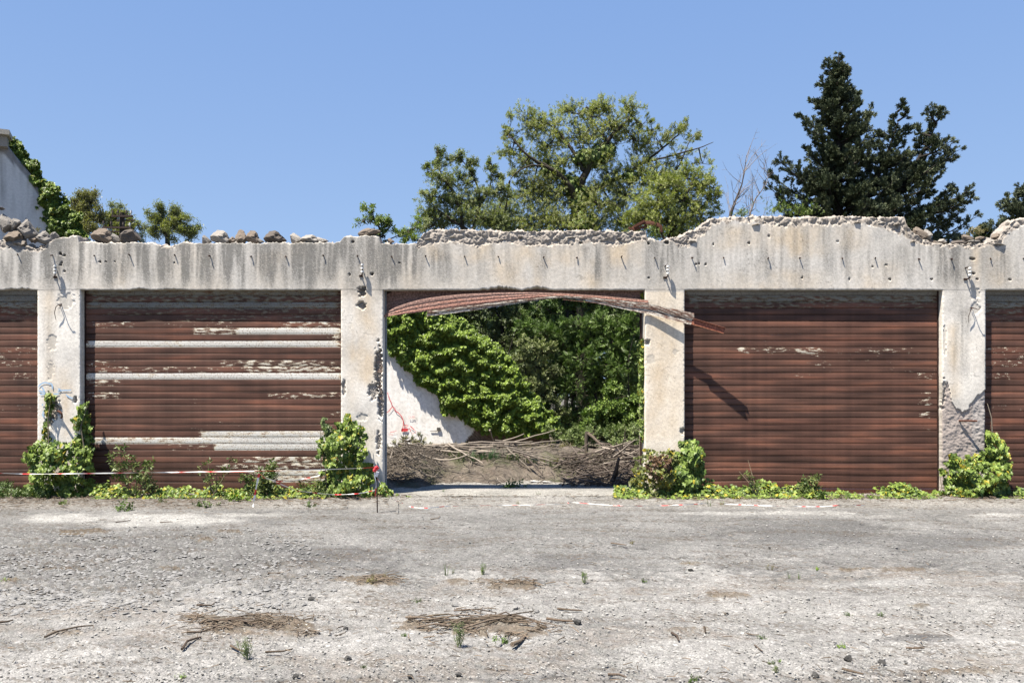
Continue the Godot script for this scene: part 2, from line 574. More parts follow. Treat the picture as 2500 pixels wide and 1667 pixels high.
# spalls: x, y, half width, half height (photograph pixels at the wall plane), depth in metres, kind: 0 raw mortar, 1 hole, 2 thin plaster loss
var CHIPS := [[884, 711, 10, 13, 0.06, 0], [884, 746, 11, 11, 0.05, 0], [147, 619, 6, 5, 0.08, 1], [155, 624, 4, 3, 0.06, 1], [156, 662, 4, 4, 0.07, 1], [147, 646, 4, 4, 0.06, 1], [150, 641, 3, 3, 0.05, 1], [243, 639, 3, 3, 0.06, 1], [257, 639, 2, 2, 0.05, 1], [279, 639, 2, 2, 0.05, 1], [424, 641, 2.5, 3, 0.05, 1], [853, 670, 3, 4, 0.06, 1], [908, 669, 4, 4, 0.06, 1], [908, 668, 7, 4, 0.02, 1], [861, 590, 4, 3, 0.06, 1], [975, 642, 3, 2, 0.05, 1], [1419, 593, 5, 4, 0.05, 1], [1628, 591, 6, 5, 0.07, 1], [1583, 594, 4, 4, 0.06, 1], [1700, 645, 3, 3, 0.05, 1], [1708, 644, 3, 3, 0.05, 1], [1724, 645, 3, 2, 0.05, 1], [1743, 596, 3, 3, 0.05, 1], [1830, 593, 4, 4, 0.05, 1], [1960, 678, 3, 3, 0.05, 1], [2075, 681, 2.5, 3, 0.05, 1], [2174, 681, 4, 3, 0.06, 1], [2277, 681, 4, 3, 0.06, 1], [2165, 647, 3, 2, 0.05, 1], [2131, 651, 2.5, 2, 0.05, 1], [2376, 632, 7, 5, 0.05, 1], [2378, 668, 4, 6, 0.05, 1], [2387, 681, 3, 3, 0.05, 1], [2467, 682, 4, 3, 0.06, 1], [2046, 590, 5, 3, 0.03, 1], [1878, 576, 4, 3, 0.02, 1], [1585, 678, 3, 3, 0.04, 1], [2382, 715, 13, 14, 0.015, 2], [2384, 752, 12, 14, 0.018, 2], [129, 1000, 17, 26, 0.045, 0], [118, 1030, 10, 14, 0.03, 0], [160, 735, 20, 22, 0.014, 2], [126, 835, 12, 20, 0.012, 2], [122, 905, 8, 22, 0.01, 2], [183, 975, 5, 9, 0.05, 0], [924, 900, 9, 58, 0.07, 0], [929, 985, 7, 38, 0.06, 0], [912, 955, 14, 20, 0.03, 0], [924, 1080, 6, 26, 0.03, 0], [838, 945, 5, 22, 0.03, 0], [884, 1019, 15, 9, 0.016, 2], [1580, 835, 8, 8, 0.035, 0], [1666, 1053, 6, 10, 0.03, 0], [1590, 880, 10, 12, 0.006, 2], [1650, 860, 8, 7, 0.006, 2], [2308, 830, 4, 40, 0.02, 2], [2306, 960, 5, 40, 0.025, 0]]
var P4EDGE := [[2303, 990], [2311, 940], [2314, 928], [2320, 950], [2325, 980], [2335, 996], [2350, 1004], [2366, 1002], [2369, 988], [2376, 981], [2390, 964], [2406, 953]]
var BITES := [[1225, 42, 9], [1310, 35, 8], [1180, 10, 4], [340, 25, 5], [30, 24, 4], [60, 14, 6], [420, 40, 2.5]]

var BIN := {}

func bins(key: String, list: Array, reach: float, w_at: int) -> Dictionary:
	# which features of LIST can touch each 40-pixel column
	if not BIN.has(key):
		var r := {}
		for f in list:
			for k in range(int(floor((f[0] - f[w_at] * reach - 12.0) / 40.0)), int(floor((f[0] + f[w_at] * reach + 12.0) / 40.0)) + 1):
				if not r.has(k):
					r[k] = []
				r[k].append(f)
		BIN[key] = r
	return BIN[key]

func wall_top(sx: float) -> float:
	var y: float = pl(TOP, sx)
	return y + n_fine.get_noise_2d(sx * 0.05, 3.0) * 3.4 + n_fine.get_noise_2d(sx * 0.17, 9.0) * 2.0

func lintel_bottom(sx: float) -> float:
	var y := 707.5 + n_fine.get_noise_2d(sx * 0.07, 40.0) * 1.0
	for b in BITES:
		var t: float = absf(sx - b[0]) / b[1]
		if t < 1.0:
			y -= b[2] * (1.0 - t * t) * (0.75 + 0.6 * n_fine.get_noise_2d(sx * 0.09, 50.0))
	return y

func raw_masonry(x: float, y: float) -> Color:
	var c := n_mid.get_noise_2d(x * 9.0, y * 9.0)
	var f := n_fine.get_noise_2d(x * 40.0, y * 40.0)
	var g := 0.255 + 0.09 * c + 0.06 * f
	return Color(g * 1.08, g * 0.97, g * 0.86)

# returns [depth, colour] of the facade surface at a point of its plane
func wall_at(x: float, y: float) -> Array:
	var sx := 1250.0 + x * PPM
	var sy := HOR - (y - EYE) * PPM
	var big := n_big.get_noise_2d(x * 1.1, y * 1.1)
	var mid := n_mid.get_noise_2d(x * 2.4, y * 2.4)
	var fine := n_fine.get_noise_2d(x * 45.0, y * 45.0)
	var st := n_streak.get_noise_2d(x * 9.0, y * 0.9)
	var st2 := n_streak2.get_noise_2d(x * 26.0, y * 2.2)
	var pale := clampf(0.5 + 0.55 * big + 0.35 * mid, 0, 1)
	var col := Color(0.44, 0.413, 0.37).lerp(Color(0.64, 0.615, 0.575), pale)
	var left := smoothstep(1080.0, 960.0, sx)
	if sy > 712.0:
		# pillars carry more of their old limewash
		var warm := smoothstep(1400.0, 1600.0, sx) * smoothstep(1900.0, 1700.0, sx)
		col = col.lerp(Color(0.80, 0.76, 0.69), 0.85 * clampf(0.5 + mid + 0.5 * big, 0, 1))
		col = col.lerp(Color(0.78, 0.68, 0.54), warm * 0.65)
	var oc := 0.0
	var bin := int(floor(sx / 40.0))
	for o in bins("ochre", OCHRE, 1.5, 1).get(bin, []):
		var t: float = absf(sx - o[0]) / (o[1] * 1.5)
		if t < 1.0 and sy > o[2] - 25 and sy < o[3] + 25:
			oc = maxf(oc, o[4] * (1.0 - t) * smoothstep(o[2] - 25, o[2] + 5, sy) * smoothstep(o[3] + 25, o[3] - 5, sy))
	oc = clampf(oc * (0.85 + 1.2 * n_mid.get_noise_2d(x * 4.0 + 30.0, y * 3.0)), 0, 0.8) + 0.42 * maxf(0.0, n_mid.get_noise_2d(x * 1.3 + 60.0, y * 1.3))
	col = col.lerp(Color(0.56, 0.455, 0.325), clampf(oc * 1.05, 0, 0.8))
	var s := 0.0
	if sy < 720.0:
		s = left * (0.50 + 0.85 * st + 0.4 * st2) + (1.0 - left) * maxf(0.0, 0.16 + 0.55 * st + 0.28 * st2 + 0.25 * mid)
		s *= smoothstep(735.0, 655.0, sy + 30.0 * st2 + 25.0 * mid)
	else:
		s = maxf(0.0, 0.25 * st + 0.2 * mid - 0.05)
	for a in bins("stains", STAINS, 1.4, 1).get(bin, []):
		var t: float = absf(sx - a[0] + st2 * 6.0) / (a[1] * 1.4)
		if t < 1.0 and sy > a[2] - 10 and sy < a[3] + 30:
			s += a[4] * 0.95 * (1.0 - t * t) * smoothstep(a[2] - 10, a[2] + 4, sy) * smoothstep(a[3] + 25 + st * 30.0, a[3] - 40 + st * 30.0, sy) * (0.8 + 0.7 * st2)
	s = clampf(s * (0.9 + 0.5 * fine), 0, 0.88)
	col = col.lerp(Color(0.165, 0.16, 0.148), s)
	if fine > 0.38:
		col = col.darkened(0.14)
	elif fine < -0.4:
		col = col.lightened(0.07)
	# hairline cracks
	var crack := absf(n_mid.get_noise_2d(x * 1.7 + 91.0, y * 2.6))
	if crack < 0.006 and mid > 0.05:
		col = col.darkened(0.35)
	var depth := 0.003 * mid + 0.0006 * fine
	var edge: float = pl(PLASTER, sx) + 7.0 * n_fine.get_noise_2d(sx * 0.035, 12.0) + 5.0 * n_fine.get_noise_2d(sx * 0.11, sy * 0.11)
	if sy < edge + 3.0:
		var k := smoothstep(0.0, 2.5, edge - sy)
		var c := smoothstep(0.04, 0.34, n_cell.get_noise_2d(x * 6.0 + 0.5 * mid, y * 8.5) + 1.0)
		depth -= k * (0.026 - 0.018 * c + 0.012 * n_fine.get_noise_2d(x * 25.0, y * 25.0) + 0.018 * n_mid.get_noise_2d(x * 8.0, y * 8.0))
		col = col.lerp(Color(0.37, 0.335, 0.295).lerp(raw_masonry(x, y), c * 0.85) * (0.9 + 0.35 * fine), smoothstep(-3.0, 0.0, edge - sy))
	if sx > 2300.0 and sx < 2412.0 and sy > 900.0:
		var e4: float = pl(P4EDGE, sx) + 4.0 * n_fine.get_noise_2d(sx * 0.08, sy * 0.05)
		if sy > e4 - 2.0:
			var k := smoothstep(0.0, 2.0, sy - e4)
			depth -= k * (0.018 + 0.006 * n_fine.get_noise_2d(x * 14.0, y * 24.0) + 0.010 * n_mid.get_noise_2d(x * 11.0, y * 14.0) + 0.003 * fine)
			var smooth_side := smoothstep(2372.0, 2380.0, sx + 10.0 * mid)
			col = col.lerp(raw_masonry(x, y).lerp(Color(0.36, 0.31, 0.285), 0.65).lerp(Color(0.38, 0.36, 0.345), smooth_side * 0.6), smoothstep(-2.0, 0.0, sy - e4))
	for h in bins("chips", CHIPS, 1.5, 2).get(bin, []):
		var shrink := 0.78 if h[5] == 1 else 1.0
		var dx: float = (sx - h[0]) / (h[2] * shrink)
		var dy: float = (sy - h[1]) / (h[3] * shrink)
		if absf(dx) < 1.5 and absf(dy) < 1.5:
			var r := sqrt(dx * dx + dy * dy) + 0.55 * n_fine.get_noise_2d(x * 13.0 + 7.0, y * 13.0) + 0.10 * n_fine.get_noise_2d(x * 40.0, y * 40.0)
			var k := smoothstep(1.05, 0.85, r)
			if k > 0.0:
				if h[5] == 2:
					depth -= k * h[4] * 0.5
					col = col.lerp(Color(0.45, 0.42, 0.37), 0.6 * k)
				else:
					depth -= k * h[4] * (0.75 + 0.5 * n_fine.get_noise_2d(x * 40.0, y * 40.0))
					col = col.lerp(raw_masonry(x, y) * (0.8 if h[5] == 0 else 0.6), k * 0.85)
	return [depth, Color(col.r, col.g, col.b)]

func over_pillar(sx: float) -> bool:
	for p in [[90, 195], [832, 935], [1575, 1672], [2303, 2408]]:
		if sx > p[0] and sx < p[1]:
			return true
	return false

func beam_mesh(x0: float, x1: float, step: float) -> ArrayMesh:
	var nx := int(ceil((x1 - x0) / step)) + 1
	var NY := 74
	var NT := 9
	var rows := 2 + NY + NT + 3
	var P := PackedVector3Array()
	var C := PackedColorArray()
	P.resize(nx * rows)
	C.resize(nx * rows)
	var BACK := -0.34
	for i in nx:
		var x := lerpf(x0, x1, float(i) / (nx - 1))
		var sx := 1250.0 + x * PPM
		var yt := EYE + (HOR - wall_top(sx)) / PPM
		var yb := EYE + (HOR - lintel_bottom(sx)) / PPM
		var cb := Color(0.42, 0.39, 0.33)
		P[i] = Vector3(x, 3.2, BACK); C[i] = cb
		P[nx + i] = Vector3(x, yb + 0.001, -0.012); C[nx + i] = cb
		for j in NY:
			var t := float(j) / (NY - 1)
			var y := lerpf(yb, yt, t)
			var w := wall_at(x, y)
			var z: float = w[0]
			if j == 0 and not over_pillar(sx):
				z -= 0.006
			P[(2 + j) * nx + i] = Vector3(x, y, z)
			C[(2 + j) * nx + i] = w[1]
		for j in NT:
			var t := float(j + 1) / NT
			var z := lerpf(-0.03, BACK, t)
			var rough := n_mid.get_noise_2d(x * 7.0, z * 9.0) * 0.05 + n_fine.get_noise_2d(x * 30.0, z * 30.0) * 0.025
			var y := yt + rough + 0.015 * sin(t * PI)
			P[(2 + NY + j) * nx + i] = Vector3(x, y, z)
			C[(2 + NY + j) * nx + i] = raw_masonry(x, z * 3.0)
		for j in 3:
			var t := float(j + 1) / 3.0
			P[(2 + NY + NT + j) * nx + i] = Vector3(x, lerpf(yt, 3.2, t), BACK - 0.001 * j)
			C[(2 + NY + NT + j) * nx + i] = Color(0.4, 0.37, 0.33)
	return sheet(nx, rows, P, C)

func pillar_mesh(x0: float, x1: float, fine: bool) -> ArrayMesh:
	var NS := 9
	var NF := 52 if fine else 8
	var nx := NS * 2 + NF
	var ny := 250 if fine else 12
	var P := PackedVector3Array()
	var C := PackedColorArray()
	P.resize(nx * ny)
	C.resize(nx * ny)
	var D := 0.34
	for j in ny:
		var y := lerpf(-0.1, 3.194, float(j) / (ny - 1))
		for i in nx:
			var p: Vector3
			var c: Color
			if i < NS or i >= NS + NF:
				var lft := i < NS
				var t := float(i) / NS if lft else float(i - NS - NF + 1) / NS
				var z := lerpf(-D, -0.012, t) if lft else lerpf(-0.012, -D, t)
				var x := x0 if lft else x1
				var e := n_mid.get_noise_2d(z * 6.0 + x, y * 4.0)
				var near := wall_at(x, y)
				var bite: float = clampf(-near[0] - 0.015, 0.0, 0.05) * smoothstep(-0.16, -0.01, z)
				p = Vector3(x + (0.006 * e + bite) * (1.0 if lft else -1.0), y, minf(z, near[0] - 0.012 if z > -0.05 else z))
				c = (near[1] as Color).lerp(Color(0.56, 0.53, 0.47), 0.6).darkened(maxf(0.0, e * 0.2))
			else:
				var x := lerpf(x0, x1, float(i - NS) / (NF - 1))
				var w := wall_at(x, y)
				var edge: float = minf(x - x0, x1 - x)
				var wear := maxf(0.0, n_fine.get_noise_2d(x0 * 3.0, y * 18.0) + 0.0) * 0.014 * smoothstep(0.03, 0.0, edge)
				p = Vector3(x, y, w[0] - wear - 0.004 * smoothstep(0.012, 0.0, edge))
				c = w[1]
			P[j * nx + i] = p
			C[j * nx + i] = c
	return sheet(nx, ny, P, C)

func build_facade() -> void:
	var f := thing("garage_facade", Vector3(0, 0, 0), "long ruined concrete garage front with streaked lintels and square pillars", "building")
	var piers := [[-581, -475], [90, 195], [832, 935], [1575, 1672], [2303, 2408], [2975, 3081]]
	for i in piers.size():
		part("pillar", pillar_mesh((piers[i][0] - 1250.0) / PPM, (piers[i][1] - 1250.0) / PPM, i > 0 and i < 5), M.wall, f)
	var cuts := [-581, 142, 884, 1624, 2356, 3081]
	for i in 5:
		part("lintel", beam_mesh((cuts[i] - 1250.0) / PPM, (cuts[i + 1] - 1250.0) / PPM, 0.013 if i > 0 and i < 4 else 0.016), M.wall, f)
	# iron pegs that once carried a sign
	var pegs := [[42.5, 623], [128, 623], [230, 624], [316, 624], [427, 624], [513, 625], [612.6, 625], [697, 625], [789.5, 625], [871, 624], [954.5, 625], [1038, 626], [1134.6, 626], [1217.6, 627], [1326, 628], [1410, 628], [1517, 628], [1599, 629], [1688.6, 629], [1768, 630], [1876, 631], [1952.5, 629], [2057.6, 630], [2138, 631], [2243, 632], [2322.6, 632], [2420, 630], [2499, 632]]
	for i in pegs.size():
		var mb := MB.new()
		var l := rng.randf_range(0.018, 0.042)
		var o := Vector3((pegs[i][0] - 1250.0) / PPM, EYE + (HOR - pegs[i][1]) / PPM, 0.0)
		var b := Vector3(rng.randf_range(-0.016, 0.016), rng.randf_range(-0.016, 0.012), 0)
		mb.tube([Vector3(0, 0, -0.04), Vector3(0, 0.002, l * 0.6) + b * 0.4, Vector3(0, 0.004, l) + b, Vector3(rng.randf_range(-0.012, 0.012), rng.randf_range(-0.024, 0.014), l + 0.004) + b], [0.011, 0.010, 0.010, 0.008], 6, Color.WHITE)
		part("iron_peg", mb.mesh(), M.dark_iron, f, o)
	# cable brackets with three porcelain insulators, one on each pillar head
	for q in [[137, 649, 0.13], [884, 646, 0.14], [1627, 650, 0.15], [2361, 654, 0.14]]:
		var o := Vector3((q[0] - 1250.0) / PPM, EYE + (HOR - q[1]) / PPM, 0.0)
		var mb := MB.new()
		var z: float = q[2] * 0.42
		mb.tube([Vector3(-0.02, 0.0, -0.03), Vector3(-0.02, 0.0, z), Vector3(0.0, 0.0, z + 0.01), Vector3(0.012, -0.05, z + 0.01), Vector3(0.012, -0.17, z + 0.01)], [0.010, 0.010, 0.010, 0.009, 0.009], 6, Color.WHITE)
		mb.tube([Vector3(-0.02, -0.175, -0.03), Vector3(-0.01, -0.175, z), Vector3(0.012, -0.165, z + 0.01)], [0.011, 0.011, 0.010], 6, Color.WHITE)
		mb.box(Transform3D(Basis(), Vector3(-0.02, -0.175, 0.006)), Vector3(0.055, 0.03, 0.012), Color.WHITE)
		var br := part("cable_bracket", mb.mesh(), M.dark_iron, f, o)
		for k in 3:
			var m2 := MB.new()
			var y0 := -0.015 - k * 0.052
			m2.tube([Vector3(0.012, y0 + 0.02, z + 0.01), Vector3(0.012, y0 + 0.013, z + 0.01), Vector3(0.012, y0, z + 0.01), Vector3(0.012, y0 - 0.012, z + 0.01)], [0.012, 0.024, 0.026, 0.015], 10, Color.WHITE)
			part("insulator", m2.mesh(), M.porcelain, br)
	# rusted hooks on the pillars and loose cable ends
	var mb := MB.new()
	var pts := []
	for k in 12:
		var a := -0.4 + k * 0.29
		pts.append(Vector3(0.085 * sin(a) + 0.02, 0.055 * cos(a), 0.03 + 0.085 * sin(k * 0.285)))
	var rr := []
	rr.resize(pts.size())
	rr.fill(0.013)
	mb.tube(pts, rr, 7, Color.WHITE)
	part("iron_hook", mb.mesh(), M.iron, f, Vector3((143 - 1250.0) / PPM, EYE + (HOR - 1012) / PPM, 0.0))
	mb = MB.new()
	mb.tube([Vector3(-0.1, 0, -0.05), Vector3(-0.09, 0, 0.01), Vector3(0.08, 0.0, 0.12), Vector3(0.1, 0, 0.13)], [0.016, 0.016, 0.016, 0.014], 6, Color.WHITE)
	part("iron_hook", mb.mesh(), M.iron, f, Vector3((2360 - 1250.0) / PPM, EYE + (HOR - 1027) / PPM, 0.0))
	for q in [[150, 745, 0.0], [2376, 753, 0.02]]:
		mb = MB.new()
		var o := Vector3((q[0] - 1250.0) / PPM, EYE + (HOR - q[1]) / PPM, 0.0)
		mb.tube([Vector3(-0.04, 0.01, -0.02), Vector3(-0.03, 0.0, 0.05), Vector3(-0.06, -0.03, 0.06), Vector3(-0.09, -0.12, 0.05), Vector3(-0.075, -0.23, 0.03)], [0.006, 0.006, 0.006, 0.005, 0.004], 5, Color.WHITE)
		mb.tube([Vector3(-0.02, 0.02, -0.02), Vector3(0.0, -0.01, 0.08), Vector3(0.03, -0.03, 0.1), Vector3(0.06, 0.01, 0.11)], [0.007, 0.007, 0.006, 0.005], 5, Color.WHITE)
		part("cable_end", mb.mesh(), M.dark_iron, f, o)
	# bricks laid bare at the broken corner of one pillar
	for k in 13:
		var b := MB.new()
		var w := rng.randf_range(0.05, 0.09)
		b.box(Transform3D(Basis(Vector3.UP, rng.randf_range(-0.1, 0.1)), Vector3.ZERO), Vector3(w, 0.052, 0.07), Color(0.27, 0.2, 0.165) * rng.randf_range(0.7, 1.2))
		part("brick", b.mesh(), M.stone, f, Vector3((935 - 1250.0) / PPM - w * 0.5 - 0.012 - rng.randf_range(0, 0.02), 2.28 - k * 0.068 if k < 8 else 1.74 - (k - 8) * 0.072, -0.068 - rng.randf_range(0.0, 0.02)))
	# blue spray scrawl on one pillar: short brushed strokes, proud of the plaster by a hair
	for s in [[[93, 945], [100, 937], [112, 934], [122, 938]], [[101, 944], [106, 952], [109, 960]], [[93, 953], [100, 956], [108, 957]], [[97, 963], [104, 962], [110, 961]], [[118, 935], [126, 938], [127, 950]], [[140, 955], [152, 953], [166, 953], [173, 952]], [[141, 949], [146, 951], [143, 957]], [[130, 961], [138, 962], [143, 960]], [[160, 963], [168, 969], [177, 972]], [[126, 970], [130, 980]], [[106, 1003], [104, 1012], [107, 1018]], [[101, 1046], [104, 1056], [102, 1062]], [[105, 986], [102, 990]]]:
		stroke("graffiti_stroke", s, 3.2, 0.009, M.paint_blue, f)
	# rubble and cut stones set in the broken crown of the wall
	var spots := []
	for k in 17:
		spots.append([1040 + k * 32 + rng.randf_range(-8, 8), 577 + rng.randf_range(-3, 5), rng.randf_range(16, 32), rng.randf_range(10, 17)])
	for k in 15:
		spots.append([1750 + k * 31 + rng.randf_range(-6, 6), 542 + rng.randf_range(-3, 4), rng.randf_range(18, 34), rng.randf_range(11, 17)])
	spots += [[2196, 546, 30, 30], [2205, 575, 22, 18], [1716, 562, 26, 24], [1690, 584, 28, 20], [1670, 592, 20, 16], [2226, 586, 18, 20], [12, 592, 30, 22], [40, 588, 34, 26], [66, 600, 22, 14], [94, 600, 16, 12], [210, 592, 22, 12], [2462, 566, 18, 18], [2474, 548, 18, 16]]
	for s in spots:
		var o := part("stone", SH["rock%d" % rng.randi_range(0, 4)], M.masonry[rng.randi_range(0, 2)], f, Vector3((s[0] - 1250.0) / PPM, EYE + (HOR - s[1]) / PPM, -0.10 + rng.randf_range(-0.02, 0.01)))
		o.basis = Basis(Vector3(0, 0, 1), rng.randf_range(-0.25, 0.25)).scaled_local(Vector3(s[2] / PPM * 1.05, s[3] / PPM * 1.1, 0.17))

func stroke(called: String, pts: Array, w_px: float, lift: float, m: Material, parent: Node, z := 0.0) -> void:
	var P := PackedVector3Array()
	var C := PackedColorArray()
	var V := []
	for p in pts:
		V.append(Vector2(p[0], p[1]))
	# refine
	var R := []
	for i in V.size() - 1:
		for k in 5:
			R.append((V[i] as Vector2).cubic_interpolate(V[i + 1], V[maxi(i - 1, 0)], V[mini(i + 2, V.size() - 1)], k / 5.0))
	R.append(V[-1])
	for side in [-1.0, 1.0]:
		for i in R.size():
			var t: Vector2 = (R[mini(i + 1, R.size() - 1)] - R[maxi(i - 1, 0)]).normalized()
			var w := w_px * 0.5 * (0.55 + 0.45 * sin(PI * (0.12 + 0.76 * i / (R.size() - 1)))) * (1.0 + 0.35 * n_fine.get_noise_2d(R[i].x * 0.35 + side * 50.0, R[i].y * 0.35))
			var q: Vector2 = R[i] + Vector2(t.y, -t.x) * w * side * -1.0
			var p := at(q.x, q.y, z)
			p.z += lift
			P.append(p)
			C.append(Color.WHITE)
	part(called, sheet(R.size(), 2, P, C), m, parent)


# ------------------------------------------------------------------ roller shutters
func slat_mesh(x0: float, x1: float, ytop: float, pitch: float, v0: float, v1: float, wave: float, flip_u: bool) -> ArrayMesh:
	var prof := [[0.0, -0.002], [0.03, 0.003], [0.12, 0.0048], [0.45, 0.0062], [0.78, 0.0056], [0.848, 0.0046], [0.856, -0.010], [0.912, -0.010], [0.922, 0.003], [0.965, 0.0045], [1.0, -0.002]]
	var ns := 13 if wave > 0.0 else 4
	var P := PackedVector3Array()
	var UV := PackedVector2Array()
	for j in prof.size():
		var pr: Array = prof[prof.size() - 1 - j]
		for i in ns:
			var t := float(i) / (ns - 1)
			var x := lerpf(x0, x1, t)
			var dy := wave * (sin(t * 5.2 + 0.6) * 0.012 + sin(t * 2.1) * 0.016)
			var dz := wave * sin(t * 4.0 + ytop * 6.0) * 0.010 + 0.003 * sin(t * 6.0 + ytop * 9.0)
			P.append(Vector3(x, ytop - pr[0] * pitch + dy, pr[1] + dz))
			UV.append(Vector2(1.0 - t if flip_u else t, lerpf(v0, v1, clampf(pr[0], 0.03, 0.97))))
	return sheet(ns, prof.size(), P, PackedColorArray(), UV)

func build_shutter(px0: float, px1: float, tex: Texture2D, label: String, wave_from: int, flip_u: bool) -> void:
	var x0 := (px0 - 1250.0) / PPM
	var x1 := (px1 - 1250.0) / PPM
	var t := thing("roller_shutter", Vector3((x0 + x1) / 2, 0, -0.13), label, "shutter", "closed garage shutters")
	var w := (x1 - x0) / 2
	var m := StandardMaterial3D.new()
	m.albedo_texture = tex
	m.roughness = 0.62
	m.metallic_specular = 0.35
	var ROWS := 31
	var pitch := 0.1005
	for k in ROWS:
		var wave := clampf((k - wave_from) / 5.0, 0.0, 1.0) if wave_from > 0 else 0.0
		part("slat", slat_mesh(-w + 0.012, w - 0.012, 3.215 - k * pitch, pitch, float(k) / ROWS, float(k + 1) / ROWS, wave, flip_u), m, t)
	for s in [-1.0, 1.0]:
		var mb := MB.new()
		mb.box(Transform3D(Basis(), Vector3(s * (w - 0.006), 1.6, -0.012)), Vector3(0.036, 3.2, 0.05), Color.WHITE)
		part("guide_rail", mb.mesh(), M.dark_iron, t)
	var mb := MB.new()
	mb.box(Transform3D(Basis(), Vector3(0, 0.05, 0.0)), Vector3(2 * w - 0.06, 0.09, 0.03), Color.WHITE)
	mb.box(Transform3D(Basis(), Vector3(0, 0.012, 0.02)), Vector3(2 * w - 0.06, 0.02, 0.05), Color.WHITE)
	part("bottom_bar", mb.mesh(), M.iron, t)

func build_shutters() -> void:
	var B := {0: [[0, 1, 0.6]], 1: [[0, 1, 0.42]], 2: [[0, 1, 0.66]], 3: [[0.05, 1, 0.32]], 4: [[0, 0.3, 0.1], [0.35, 1, 0.32]], 5: [[0, 0.2, 0.30], [0.3, 0.6, 0.22], [0.75, 1, 0.42]], 6: [[0.40, 0.6, 0.45], [0.58, 1, 0.78]], 7: [[0.95, 1, 0.4]], 8: [[0, 0.3, 0.86], [0.25, 0.4, 0.7], [0.36, 0.62, 0.88], [0.58, 1, 0.74]], 11: [[0, 0.12, 0.35], [0.5, 1, 0.36]], 12: [[0, 0.2, 0.34], [0.2, 0.65, 0.28], [0.6, 1, 0.42]], 13: [[0, 0.22, 0.9], [0.18, 0.55, 0.76], [0.5, 1, 0.92]], 14: [[0, 0.15, 0.35]], 15: [[0.4, 0.6, 0.12]], 16: [[0, 0.15, 0.35], [0.7, 1, 0.34]], 17: [[0.4, 0.45, 0.2]], 19: [[0.94, 1, 0.35]], 20: [[0.5, 0.6, 0.22]], 21: [[0.4, 0.7, 0.1]], 22: [[0.45, 1, 0.66]], 23: [[0, 0.4, 0.62], [0.35, 0.6, 0.72], [0.55, 1, 0.84]], 24: [[0.5, 1, 0.78], [0.3, 0.5, 0.3]], 26: [[0.6, 1, 0.42]], 27: [[0.5, 1, 0.36]], 28: [[0.65, 1, 0.6]], 29: [[0.7, 1, 0.5]]}
	var Cc := {0: [[0, 1, 0.9]], 1: [[0, 1, 0.55]], 2: [[0, 1, 0.36]], 3: [[0.2, 1, 0.12]], 4: [[0.2, 0.6, 0.08]], 5: [[0.2, 0.5, 0.1]], 8: [[0.1, 0.5, 0.12]], 9: [[0.12, 0.55, 0.30], [0.2, 0.27, 0.45], [0.43, 0.56, 0.45], [0.55, 1, 0.24]], 10: [[0.48, 0.55, 0.28], [0.6, 0.8, 0.14]], 11: [[0.46, 0.6, 0.27], [0.6, 0.95, 0.15]], 12: [[0.5, 1, 0.16]], 13: [[0.4, 0.5, 0.3], [0.9, 1, 0.3]], 14: [[0.85, 1, 0.2]], 16: [[0.93, 0.98, 0.42]], 17: [[0.93, 0.98, 0.5]], 19: [[0.92, 0.97, 0.45]], 21: [[0.94, 0.98, 0.35]]}
	var A := {0: [[0, 1, 0.85]], 1: [[0, 1, 0.66]], 2: [[0, 1, 0.6]], 3: [[0, 1, 0.4]], 4: [[0.6, 1, 0.3]], 9: [[0, 0.7, 0.42], [0.75, 1, 0.30]], 10: [[0, 0.4, 0.2], [0.7, 1, 0.22]], 11: [[0.8, 1, 0.30]], 13: [[0.85, 1, 0.25]], 18: [[0.8, 1, 0.2]]}
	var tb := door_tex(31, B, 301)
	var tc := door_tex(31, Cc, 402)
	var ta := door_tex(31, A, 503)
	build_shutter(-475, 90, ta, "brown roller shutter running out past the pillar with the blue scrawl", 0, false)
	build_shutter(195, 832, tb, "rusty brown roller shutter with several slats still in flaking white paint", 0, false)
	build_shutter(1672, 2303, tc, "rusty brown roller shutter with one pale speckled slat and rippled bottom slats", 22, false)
	build_shutter(2408, 2975, ta, "brown roller shutter beside the pillar with bare stone at its foot", 0, true)

